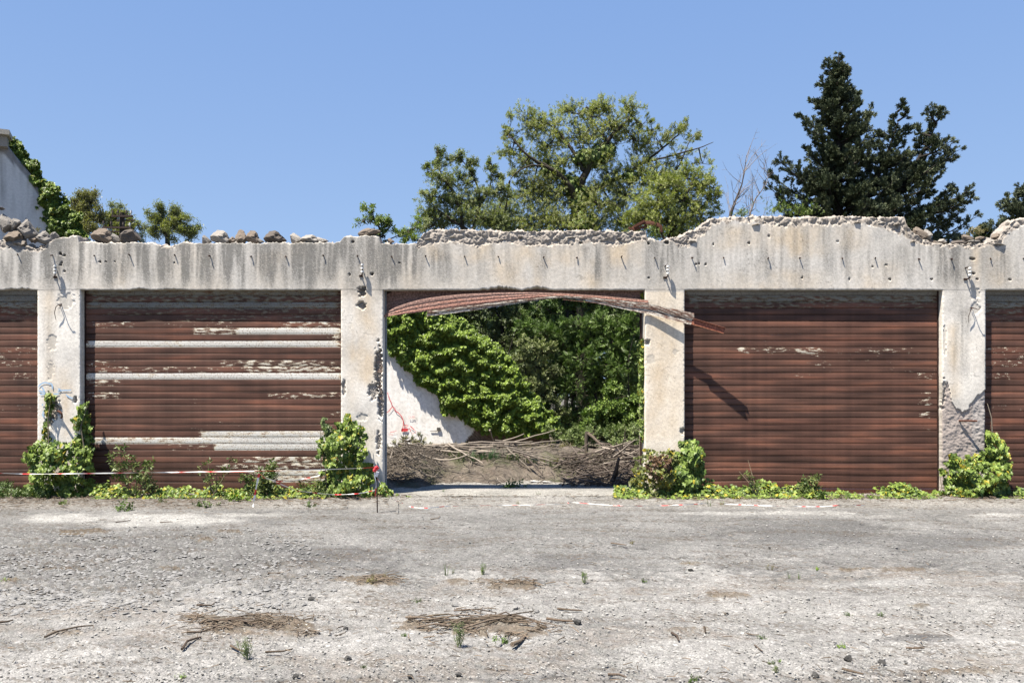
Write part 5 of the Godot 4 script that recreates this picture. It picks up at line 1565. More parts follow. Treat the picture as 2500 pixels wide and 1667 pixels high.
		var o := part("loose_stone", SH["rock%d" % rng.randi_range(0, 4)], stone_mat(Color(q[3], q[3] * 0.98, q[3] * 0.94)), self, g + Vector3(0, s * 0.26, 0))
		o.basis = Basis.from_euler(Vector3(rng.randf(), rng.randf() * TAU, 0)).scaled(Vector3(s, s * 0.75, s))
		tag(o, q[4], "stone", "single stones in the yard")
	# weeds
	var weeds := [[930, 1415, 0.20, 0, 1, "grass clump on the brown moss at the asphalt edge"], [905, 1425, 0.12, 1, 1, "short dry grass on the brown moss"], [1110, 1405, 0.22, 0, 0, "tall thin grass clump on a dark gravel hump"], [1180, 1404, 0.14, 2, 0, "small grass sprig beside the dark gravel hump"], [1018, 1470, 0.07, 1, 0, "low green weed on bare pale dust"], [605, 1610, 0.26, 2, 2, "thin spindly weed with wiry stems"], [1122, 1580, 0.28, 2, 2, "wiry weed growing out of the larger twig heap"], [1230, 1572, 0.12, 1, 0, "small leafy weed beside the white stone and thick stick"], [985, 1555, 0.06, 1, 0, "tiny green sprout between the two twig heaps"], [440, 1657, 0.07, 1, 3, "bright green sprout in the sooty gravel strip"], [884, 1632, 0.05, 1, 0, "faint green sprout near the dark gravel"], [1997, 1392, 0.07, 1, 3, "flat bright weed beside brown moss"], [1932, 1412, 0.14, 0, 0, "spiky green weed on the rubble strip"], [1870, 1388, 0.16, 0, 1, "dry grass wisp at the asphalt edge"], [1685, 1380, 0.12, 0, 1, "short dry grass tuft on a brown patch"], [1426, 1425, 0.14, 2, 0, "grass sprig by the dark asphalt lip"], [1575, 1422, 0.07, 1, 0, "small weed on pale grit"], [2050, 1580, 0.08, 1, 3, "bright green weed alone in pale grit"], [1860, 1560, 0.06, 1, 0, "small sprout beside the forked twig"], [1885, 1622, 0.08, 1, 0, "mossy sprout on white grit"], [1895, 1642, 0.07, 2, 0, "tiny sprout behind dark gravel"], [1693, 1665, 0.08, 1, 0, "weed at the dark gravel edge"], [5, 1425, 0.10, 1, 3, "bright weed on the moss at the yard edge"], [1540, 1328, 0.08, 1, 1, "dry tuft in an asphalt crack"], [2075, 1505, 0.06, 1, 0, "sprout on grey dust"], [2150, 1504, 0.07, 1, 0, "low weed in the grey dust"], [150, 1237, 0.14, 1, 3, "yellow-green weed at the litter edge beside the first ivy clump"], [305, 1248, 0.20, 1, 0, "dark green weed at the edge of the white concrete patch"], [500, 1240, 0.20, 1, 0, "leafy weed in front of the striped shutter"], [590, 1228, 0.26, 1, 3, "large-leaved bright weed beside the hanging tape"], [755, 1240, 0.12, 1, 0, "small weed in the apron joint"], [390, 1230, 0.12, 1, 0, "weed in the litter strip"], [1730, 1237, 0.16, 0, 0, "grass tuft on the fallen tape"], [1755, 1234, 0.14, 0, 3, "grass tuft behind the fallen tape"], [1995, 1222, 0.20, 1, 0, "bushy weed at the apron joint under the rippled shutter"], [1500, 1238, 0.10, 0, 1, "dry grass in the joint along the fallen tape"], [1265, 1235, 0.12, 0, 1, "dry grass tuft at the bay threshold"], [1250, 1195, 0.26, 1, 0, "leafy weed growing through the shaded bay floor"], [1310, 1212, 0.14, 0, 0, "grass tuft on the lit threshold"], [1230, 1216, 0.09, 0, 1, "short tuft on the lit threshold"], [1085, 1205, 0.12, 0, 0, "grass tuft at the shade edge in the bay"]]
	for w in weeds:
		if w[1] > 1300:
			w[2] *= 0.62
		var g := on_ground(w[0], w[1])
		var lc: Color = [Color(0.075, 0.12, 0.03), Color(0.17, 0.15, 0.065), Color(0.10, 0.13, 0.06), Color(0.14, 0.22, 0.03)][w[4]]
		var t := thing("weed_tuft", g, w[5], "weed", "weeds in the yard")
		var xf := []
		var cols := PackedColorArray()
		var stalk := MB.new()
		var n: int = 5 if w[3] == 1 else 2
		for k in n:
			var s: float = w[2] * rng.randf_range(0.6, 1.1)
			var off: Vector3 = Vector3(rng.randfn(0, 0.35), 0, rng.randfn(0, 0.3)) * w[2] * (0.9 if w[3] != 2 else 0.35)
			if w[3] == 1:
				xf.append(turned(Vector3(rng.randf_range(-0.9, 0.9), 0.8, rng.randf_range(-0.9, 0.9)), s * 0.75, off))
				xf.append(turned(Vector3(rng.randf_range(-1.2, 1.2), 0.6, rng.randf_range(-1.2, 1.2)), s * 0.6, off))
				cols.append(lc * rng.randf_range(0.6, 1.3))
				cols.append(lc * rng.randf_range(0.6, 1.3))
			elif w[3] == 2:
				for i in 5:
					var e1 := Vector3(rng.randfn(0, 0.22), 1.0, rng.randfn(0, 0.2)) * s
					stalk.tube([off * 0.4, off * 0.4 + e1 * 0.5 + rv() * 0.02, off * 0.4 + e1], [0.0022, 0.0018, 0.001], 4, Color(0.16, 0.19, 0.09))
					for l in 3:
						xf.append(turned(rv() + Vector3(0, 0.5, 0), s * 0.22, off * 0.4 + e1 * rng.randf_range(0.3, 1.0)))
						cols.append(lc * rng.randf_range(0.9, 1.6))
			else:
				xf.append(Transform3D(Basis(Vector3.UP, rng.randf() * TAU).scaled(Vector3(s * 0.9, s, s * 0.9)), off))
				cols.append(lc * rng.randf_range(0.7, 1.3))
		copies("foliage", SH.small if w[3] == 1 else (SH.narrow if w[3] == 2 else SH["tuft%d" % w[3]]), M.leaf, xf, cols, t)
		if stalk.v.size():
			part("stem", stalk.mesh(), M.plain, t)

func stone_mat(c: Color) -> StandardMaterial3D:
	var m: StandardMaterial3D = M.stone.duplicate()
	m.albedo_color = lin(c.r * 1.7, c.g * 1.7, c.b * 1.7)
	return m

func build_top_stones() -> void:
	rng.seed = 919
	var L := [
		[502, 586, 19, 17, 0, "small grey stone at the start of the row on the lintel, near the round-headed eucalyptus"], [535, 582, 36, 24, 2, "pale pitted oblong stone on the lintel between two small stones"], [567, 587, 18, 11, 1, "low stone leaning against a taller upright stone on the lintel"], [588, 579, 22, 29, 1, "tallest upright brown stone in the row on the lintel"], [614, 582, 26, 23, 1, "squarish brown stone hard against the tall upright stone"], [634, 588, 14, 9, 0, "tiny stone tucked beside the squarish brown stone"], [666, 582, 36, 22, 3, "dark rough stone alone in the middle of the lintel row"], [722, 583, 28, 20, 2, "light grey peaked stone beside the flat slabs on the lintel"], [754, 586, 36, 15, 2, "flat pale slab on the lintel with another overlapping its end"], [782, 587, 26, 13, 2, "thin flat slab at the end of the lintel row"], [897, 568, 38, 22, 1, "lone rounded brown stone on the raised pillar head"], [953, 588, 14, 10, 1, "small brown stone beside the sapling"], [248, 579, 42, 26, 1, "broad brown stone beside the pillar with the blue scrawl"], [283, 583, 24, 18, 0, "lumpy grey stone wedged between two broad brown stones"], [313, 578, 38, 30, 3, "dark overhanging stone under the telegraph pole"],
		[12, 545, 34, 34, 0, "big squared grey block on the broken corner before the gable"], [33, 548, 22, 30, 0, "grey stone propped against the squared block"], [64, 562, 38, 32, 0, "knobbly grey boulder beside the squared block"], [36, 576, 40, 30, 1, "brown rubble stone under the knobbly boulder"], [85, 582, 22, 18, 1, "brown rubble stone in a dip of the broken top"], [108, 584, 40, 24, 0, "sloping flat stone beside the first pillar head"], [130, 576, 16, 16, 0, "pointed stone on the first pillar head"], [3, 509, 8, 6, 3, "thin dark shard lying on the squared block"],
		[2246, 572, 32, 26, 1, "square brown block set at the broken step in the wall"], [2264, 572, 15, 20, 2, "pale stone standing against the square brown block"], [2277, 592, 18, 13, 1, "half-buried brown stone below the square block"], [2299, 590, 16, 8, 2, "white flake lying flat on the broken wall head"], [2339, 594, 33, 15, 3, "dark oval stone set in the broken wall head"], [2362, 582, 23, 16, 1, "pointed brown rubble stone above the dark oval stone"], [2374, 592, 30, 10, 0, "grey slab between the dark oval and the white slabs"], [2412, 588, 22, 14, 2, "tilted white slab of limestone in the rubble"], [2431, 580, 20, 12, 1, "brown block above the white limestone slabs"], [2426, 597, 34, 8, 2, "long white limestone slab lying on the wall"], [2392, 582, 18, 10, 1, "small brown rubble between the pointed stone and limestone slabs"]]
	for q in L:
		var p := at(q[0], q[1], -0.12)
		var s := (DIST + 0.12) / DIST / PPM
		var o := part("rubble_stone", SH["rock%d" % rng.randi_range(0, 4)], M.rubble[q[4]], self, p)
		o.basis = Basis.from_euler(Vector3(0, rng.randf_range(-0.4, 0.4), rng.randf_range(-0.15, 0.15))).scaled_local(Vector3(q[2] * s * 1.25, q[3] * s * 1.25, clampf(q[2] * s, 0.1, 0.24)))
		tag(o, q[5], "stone", "stones lying on the ruined wall")
	# rusty strap arched on the wall top
	var t := thing("rusty_strap", at(1580, 570, -0.2), "rusty bent iron strap arching over the gap in the wall top", "scrap")
	var PX := [[1541, 561], [1555, 552], [1570, 543], [1590, 544], [1605, 548], [1613, 553], [1614, 567]]
	var P := PackedVector3Array()
	var C := PackedColorArray()
	for j in 5:
		# once round the bar's section
		var dy: float = [-0.028, 0.028, 0.028, -0.028, -0.028][j]
		var dz: float = [0.012, 0.012, -0.012, -0.012, 0.012][j]
		for i in PX.size():
			var a0 := at(PX[maxi(i - 1, 0)][0], PX[maxi(i - 1, 0)][1], -0.16)
			var a1 := at(PX[mini(i + 1, PX.size() - 1)][0], PX[mini(i + 1, PX.size() - 1)][1], -0.16)
			var tg := (a1 - a0).normalized()
			var w := at(PX[i][0], PX[i][1], -0.16) + Vector3(-tg.y, tg.x, 0) * dy + Vector3(0, 0, dz)
			P.append(w - t.position)
			C.append(Color.WHITE)
	part("strap", sheet(PX.size(), 5, P, C), M.iron, t)
	var mb := MB.new()
	mb.tube([at(1614, 565, -0.18) - t.position, at(1619, 578, -0.18) - t.position, at(1625, 584, -0.16) - t.position], [0.014, 0.012, 0.01], 6, Color.WHITE)
	mb.tube([at(1604, 551, -0.2) - t.position, at(1604, 568, -0.2) - t.position], [0.012, 0.012], 6, Color.WHITE)
	part("rod", mb.mesh(), M.dark_iron, t)
	mb = MB.new()
	var a := at(1538, 560, -0.2) - t.position
	mb.box(Transform3D(Basis(Vector3(0, 0, 1), 0.5), a + Vector3(0.14, 0.08, 0.03)), Vector3(0.2, 0.035, 0.06), Color.WHITE)
	mb.box(Transform3D(Basis(Vector3(0, 0, 1), 0.28), a + Vector3(0.16, 0.02, 0.0)), Vector3(0.22, 0.025, 0.08), Color.WHITE)
	mb.box(Transform3D(Basis(Vector3(0, 0, 1), -0.4), a + Vector3(0.02, 0.0, 0.04)), Vector3(0.1, 0.03, 0.05), Color.WHITE)
	part("bracket", mb.mesh(), M.iron, t)

func build_ivy() -> void:
	var dk := Color(0.038, 0.072, 0.016)
	var lt := Color(0.20, 0.27, 0.055)
	var t := thing("ivy_clump", Vector3(-7.0, 0, 0.05), "bushy ivy at the foot of the pillar with blue scrawl, one strand climbing each side", "ivy", "ivy clumps at the pillar feet")
	ivy_mass(t, [[72, 1100], [80, 1080], [110, 1072], [180, 1074], [225, 1090], [232, 1150], [236, 1215], [200, 1222], [90, 1226], [68, 1210], [84, 1160]], 0.03, 0.42, 1500, 0.075, dk, lt, 0.05, 11)
	ivy_mass(t, [[184, 1085], [180, 1050], [190, 1020], [200, 985], [222, 980], [226, 1005], [222, 1050], [232, 1100]], -0.08, 0.26, 420, 0.07, dk, lt, 0.08, 12)
	ivy_mass(t, [[104, 1080], [108, 1045], [114, 1010], [112, 970], [124, 952], [136, 968], [130, 1000], [118, 1015], [122, 1050], [124, 1080]], 0.0, 0.1, 190, 0.06, dk * 1.4, Color(0.22, 0.27, 0.07), 0.15, 13)
	vine_stems(t, [[[120, 1215], [118, 1100], [116, 1020], [124, 960]], [[200, 1215], [205, 1100], [196, 1040], [212, 990]], [[170, 1200], [205, 1140], [228, 1150]], [[160, 1225], [190, 1195], [210, 1180]]], 0.1, 0.012, Color(0.2, 0.17, 0.13))
	t = thing("ivy_clump", Vector3(-2.5, 0, 0.05), "tall ivy bush with pale twin peaks before the pillar of broken brick", "ivy", "ivy clumps at the pillar feet")
	ivy_mass(t, [[790, 1080], [800, 1058], [822, 1050], [838, 1022], [850, 1018], [862, 1045], [876, 1020], [888, 1030], [888, 1080], [900, 1120], [918, 1150], [925, 1215], [880, 1226], [790, 1224], [770, 1200], [800, 1140]], 0.05, 0.45, 1900, 0.068, dk, lt, 0.07, 14)
	ivy_mass(t, [[836, 1050], [846, 1008], [856, 1012], [862, 1050]], 0.0, 0.12, 130, 0.065, dk * 1.6, Color(0.24, 0.31, 0.05), 0.15, 15)
	ivy_mass(t, [[786, 1020], [795, 1018], [806, 1040], [822, 1068], [808, 1110], [792, 1095], [796, 1060]], 0.12, 0.2, 300, 0.05, Color(0.035, 0.06, 0.02), Color(0.12, 0.16, 0.06), 0.02, 16)
	ivy_mass(t, [[920, 1205], [935, 1170], [950, 1195], [985, 1210], [1008, 1218], [990, 1226], [925, 1228]], 0.12, 0.3, 460, 0.05, dk, lt, 0.04, 17)
	vine_stems(t, [[[840, 1215], [838, 1120], [850, 1030]], [[800, 1215], [790, 1110], [784, 1100]], [[870, 1210], [878, 1100], [880, 1030]], [[780, 1225], [783, 1150], [782, 1050]]], 0.15, 0.011, Color(0.2, 0.17, 0.13))
	t = thing("ivy_clump", Vector3(2.4, 0, 0.05), "ivy heap with withered brown vines before the clean beige pillar", "ivy", "ivy clumps at the pillar feet")
	ivy_mass(t, [[1650, 1095], [1664, 1080], [1690, 1072], [1708, 1082], [1714, 1110], [1704, 1160], [1700, 1215], [1640, 1224], [1620, 1170], [1636, 1120]], 0.0, 0.38, 950, 0.085, dk, Color(0.19, 0.26, 0.06), 0.04, 18)
	ivy_mass(t, [[1565, 1100], [1580, 1092], [1615, 1100], [1650, 1105], [1650, 1160], [1640, 1224], [1560, 1224], [1536, 1205], [1545, 1150]], 0.05, 0.38, 1100, 0.055, Color(0.05, 0.06, 0.02), Color(0.16, 0.18, 0.05), 0.16, 19)
	ivy_mass(t, [[1580, 1110], [1610, 1104], [1640, 1118], [1640, 1150], [1600, 1165], [1575, 1140]], 0.3, 0.16, 220, 0.05, Color(0.06, 0.035, 0.02), Color(0.14, 0.085, 0.05), 0.0, 20)
	ivy_mass(t, [[1566, 1080], [1560, 1000], [1562, 900], [1560, 840], [1570, 820], [1576, 900], [1576, 1080]], -0.16, 0.12, 330, 0.07, Color(0.05, 0.08, 0.02), Color(0.2, 0.26, 0.06), 0.08, 21)
	ivy_mass(t, [[1556, 740], [1562, 716], [1574, 710], [1575, 740]], -0.2, 0.12, 40, 0.08, Color(0.09, 0.13, 0.03), Color(0.22, 0.3, 0.05), 0.1, 24)
	vine_stems(t, [[[1590, 1215], [1600, 1130], [1585, 1095]], [[1680, 1210], [1690, 1140], [1670, 1100]], [[1610, 1220], [1620, 1150], [1640, 1105]]], 0.12, 0.014, Color(0.17, 0.14, 0.11))
	vine_stems(t, [[[1563, 1200], [1562, 1000], [1564, 830]]], -0.2, 0.012, Color(0.17, 0.14, 0.11))
	t = thing("ivy_clump", Vector3(7.0, 0, 0.05), "ivy mound with a few orange leaves before the pillar of bare stone", "ivy", "ivy clumps at the pillar feet")
	ivy_mass(t, [[2296, 1115], [2312, 1100], [2330, 1105], [2345, 1122], [2370, 1118], [2392, 1100], [2430, 1080], [2448, 1120], [2456, 1200], [2420, 1222], [2330, 1226], [2286, 1214], [2300, 1160]], 0.04, 0.42, 1800, 0.07, dk, lt, 0.10, 22)
	ivy_mass(t, [[2398, 1115], [2402, 1075], [2408, 1048], [2420, 1052], [2436, 1075], [2450, 1090], [2455, 1115], [2430, 1125]], 0.02, 0.26, 420, 0.07, dk * 1.5, Color(0.2, 0.26, 0.05), 0.10, 23)
	vine_stems(t, [[[2340, 1215], [2345, 1150], [2330, 1110]], [[2410, 1210], [2415, 1120], [2412, 1060]], [[2424, 1060], [2422, 1020], [2412, 985]], [[2290, 1222], [2300, 1190], [2296, 1160]]], 0.12, 0.011, Color(0.22, 0.19, 0.15))
	# creeping ground cover along the foot of the wall
	rng.seed = 31
	var beds := [[-120, 120, 1192, 1222, 0.16, 900, 0.0, "soft green herbs at the foot of the shutter running past the blue-scrawled pillar"], [225, 790, 1190, 1222, 0.16, 2600, 0.22, "yellowing ivy ground cover under the shutter with white slats"], [1500, 2300, 1194, 1222, 0.17, 3600, 0.10, "fresh green ivy ground cover under the rippled shutter"], [2440, 2700, 1196, 1222, 0.14, 700, 0.1, "ivy ground cover beyond the pillar of bare stone"]]
	for b in beds:
		var xf := []
		var cols := PackedColorArray()
		for k in b[5]:
			var px := rng.randf_range(b[0], b[1])
			var z := rng.randf_range(-0.02, 0.50)
			var x := (px - 1250.0) / PPM * (DIST - z) / DIST
			var lump := clampf(0.55 + 1.3 * n_mid.get_noise_2d(x * 3.0, 7.0) + 0.5 * n_mid.get_noise_2d(x * 9.0, z * 9.0), 0.0, 1.3)
			if rng.randf() > lump + 0.15:
				continue
			var h: float = b[4] * lump * smoothstep(0.55, 0.15, z) * pow(rng.randf(), 0.5) + 0.03
			var gc := dk.lerp(lt, rng.randf())
			if b[6] == 0.0:
				gc = Color(0.05, 0.085, 0.025).lerp(Color(0.12, 0.16, 0.06), rng.randf())
			if rng.randf() < b[6]:
				gc = gc.lerp(Color(0.36, 0.29, 0.03), rng.randf())
			if b[6] == 0.0:
				xf.append(turned(Vector3(0, 1, 0) + rv() * 0.8, 0.11 * rng.randf_range(0.6, 1.2), Vector3(x, h * 0.8, z)))
			else:
				xf.append(facing((Vector3(0, 0.9, 0.5) + rv() * 0.7).normalized(), rv(), 0.062 * rng.randf_range(0.6, 1.2), Vector3(x, h, z)))
			cols.append(gc)
		var o := copies("ground_ivy", SH.ivy if b[6] > 0.0 else SH.small, M.leaf, xf, cols, self)
		tag(o, b[7], "ground cover")
	# spindly saplings in front of the shutters
	for q in [[335, 1215, 318, 1085, 60, "thin sapling with a leafy tip reaching up the striped shutter"], [645, 1222, 640, 1130, 130, "bushy rose sapling under the barrier tape"], [520, 1212, 525, 1105, 24, "wispy trailing sprig against the striped shutter"], [1985, 1212, 1965, 1163, 46, "small leafy sprig casting shade on the rippled shutter"], [1850, 1212, 1835, 1110, 12, "dry upright weed stems against the rippled shutter"], [370, 1215, 356, 1130, 50, "second thin sapling close to the leafy-tipped one"], [760, 1222, 745, 1180, 60, "low rose shoots beside the tall ivy bush"]]:
		rng.seed = int(q[0]) + 7
		var z := 0.35
		var f := at(q[0], q[1], z)
		f.y = 0.0
		var t2 := thing("sapling", f, q[5], "sapling")
		var mb := MB.new()
		var tip := at(q[2], q[3], z - 0.15) - f
		var xf := []
		var cols := PackedColorArray()
		var arms := 5 if q[4] > 20 else 4
		for k in arms:
			var e := tip * rng.randf_range(0.55, 1.0) + Vector3(rng.randfn(0, 0.16), rng.randfn(0, 0.05), rng.randf_range(-0.05, 0.2))
			var m1 := e * 0.5 + rv() * 0.06
			mb.tube([Vector3(rng.randf_range(-0.05, 0.05), 0, 0), m1, e], [0.007, 0.005, 0.0025], 4, Color(0.15, 0.13, 0.09) if q[4] > 20 else Color(0.3, 0.25, 0.17))
			for i in q[4] / arms:
				var u := rng.randf_range(0.3, 1.0)
				var o := m1 * u * 2.0 if u < 0.5 else m1.lerp(e, u * 2.0 - 1.0)
				xf.append(turned(rv() + Vector3(0, 0.5, 0.3), 0.10 * rng.randf_range(0.6, 1.2), o + rv() * 0.03))
				cols.append(Color(0.05, 0.085, 0.025).lerp(Color(0.17, 0.2, 0.07), rng.randf()))
		part("stem", mb.mesh(), M.bark, t2)
		copies("foliage", SH.sprig_b, M.leaf, xf, cols, t2)

func tape(called: String, pts: Array, w: float, label: String, sd: int, red_len := 0.22, twist := 5.0) -> void:
	# flat plastic ribbon, red and white by turns, twisting along its run
	rng.seed = sd
	var P := PackedVector3Array()
	var C := PackedColorArray()
	var R := []
	for i in pts.size() - 1:
		for k in 14:
			R.append((pts[i] as Vector3).cubic_interpolate(pts[i + 1], pts[maxi(i - 1, 0)], pts[mini(i + 2, pts.size() - 1)], k / 14.0))
	R.append(pts[-1])
	var o0: Vector3 = R[0]
	var run := 0.0
	var ang := 0.0
	var A := []
	var col := []
	for i in R.size():
		if i > 0:
			run += (R[i] as Vector3).distance_to(R[i - 1])
		A.append(0.9 * sin(run * twist) + 0.6 * sin(run * twist * 2.3 + 1.0))
		var u := fposmod(run + 0.05 * sin(run * 7.0), red_len * 2.0) / red_len
		col.append(Color(0.62, 0.06, 0.06) if u < 0.55 else Color(0.72, 0.71, 0.69))
	for j in 2:
		for i in R.size():
			var tg: Vector3 = (R[mini(i + 1, R.size() - 1)] - R[maxi(i - 1, 0)]).normalized()
			var up := Vector3.UP if absf(tg.y) < 0.9 else Vector3(0, 0, 1)
			var sd_ := tg.cross(up).normalized()
			var a: Vector3 = (up * cos(A[i]) + sd_ * sin(A[i]))
			P.append(R[i] - o0 + a * w * 0.54 * (0.5 if j else -0.5))
			C.append(col[i])
	var m := sheet(R.size(), 2, P, C)
	var o := part(called, m, M.tape, self, o0)
	tag(o, label, "tape", "red and white barrier tape")

func build_tape() -> void:
	var g := on_ground(921, 1253)
	var t := thing("marker_rod", g, "thin dark iron rod holding up the barrier tape", "rod")
	var mb := MB.new()
	mb.tube([Vector3(0, -0.05, 0), Vector3(-0.005, 0.3, 0), Vector3(-0.015, 0.62, 0)], [0.008, 0.008, 0.007], 6, Color.WHITE)
	part("rod", mb.mesh(), M.dark_iron, t)
	var z := g.z
	var pp := func(x: float, y: float, dz := 0.0) -> Vector3: return at(x, y, z + dz)
	tape("barrier_tape", [pp.call(-160, 1152), pp.call(0, 1155), pp.call(90, 1157), pp.call(330, 1154), pp.call(620, 1150)], 0.026, "tight barrier tape strung past the first ivy clump", 1, 0.20, 3.0)
	tape("barrier_tape", [pp.call(622, 1150), pp.call(750, 1147), pp.call(850, 1144), pp.call(914, 1141)], 0.022, "mostly white twisted tape running up to the knot on the rod", 2, 0.7, 2.0)
	tape("barrier_tape", [pp.call(632, 1156), pp.call(628, 1175), pp.call(622, 1205), pp.call(617, 1238)], 0.055, "loose tape end hanging straight down to the ground", 3, 0.13, 9.0)
	tape("barrier_tape", [pp.call(634, 1158), pp.call(665, 1172), pp.call(700, 1175), pp.call(750, 1167), pp.call(780, 1160, -0.1)], 0.024, "slack tape swagging through the rose sapling", 4, 0.14, 6.0)
	tape("barrier_tape", [pp.call(640, 1165), pp.call(680, 1180), pp.call(715, 1195), pp.call(727, 1202, 0.02)], 0.022, "torn tape strip running down to the red bundle", 5, 0.12, 6.0)
	tape("barrier_tape", [pp.call(726, 1198), pp.call(760, 1202), pp.call(810, 1207), pp.call(870, 1205), pp.call(917, 1196)], 0.022, "low sagging tape tied to the middle of the rod", 6, 0.12, 7.0)
	tape("barrier_tape", [pp.call(917, 1142, 0.02), pp.call(914, 1160, 0.03), pp.call(918, 1180, 0.03), pp.call(916, 1205, 0.02), pp.call(916, 1213, 0.02)], 0.032, "tape tails dangling from the knot down the rod", 7, 0.16, 8.0)
	tape("barrier_tape", [pp.call(919, 1165), pp.call(935, 1190, 0.1), pp.call(955, 1215, 0.2), on_ground(972, 1232) + Vector3(0, 0.04, 0)], 0.02, "tape falling from the rod to the ground over ivy", 8, 0.16, 6.0)
	# knot
	mb = MB.new()
	mb.box(Transform3D(Basis.from_euler(Vector3(0.4, 0.3, 0.7)), Vector3(-0.012, 0.6, 0.0)), Vector3(0.05, 0.045, 0.03), Color(0.62, 0.05, 0.06))
	mb.box(Transform3D(Basis.from_euler(Vector3(0.1, 0.8, 0.2)), Vector3(-0.03, 0.575, 0.01)), Vector3(0.05, 0.03, 0.03), Color(0.6, 0.06, 0.07))
	mb.box(Transform3D(Basis.from_euler(Vector3(0.2, 0.3, -0.3)), Vector3(-0.005, 0.52, 0.01)), Vector3(0.035, 0.07, 0.02), Color(0.7, 0.7, 0.72))
	part("tape_knot", mb.mesh(), M.tape, t)
	var gp := func(a: Array) -> Array:
		var r := []
		for q in a:
			r.append(on_ground(q[0], q[1]) + Vector3(0, 0.035 + 0.012 * absf(sin(q[0] * 0.11)), 0))
		return r
	tape("barrier_tape", gp.call([[972, 1230], [985, 1238], [1000, 1243], [1030, 1247], [1062, 1246], [1100, 1243]]), 0.02, "end of the fallen tape curling from the rod onto the apron", 9, 0.14, 6.0)
	tape("barrier_tape", gp.call([[1105, 1244], [1180, 1242], [1260, 1240], [1380, 1238], [1390, 1234], [1480, 1240], [1520, 1242]]), 0.013, "dusty faded length of fallen tape across the bay threshold", 10, 0.2, 5.0)
	tape("barrier_tape", gp.call([[1512, 1242], [1600, 1241], [1680, 1239], [1730, 1237], [1800, 1238], [1860, 1241], [1930, 1244], [2000, 1243], [2060, 1240], [2112, 1240]]), 0.02, "fallen tape lying along the apron in front of the rippled shutter", 11, 0.14, 6.0)

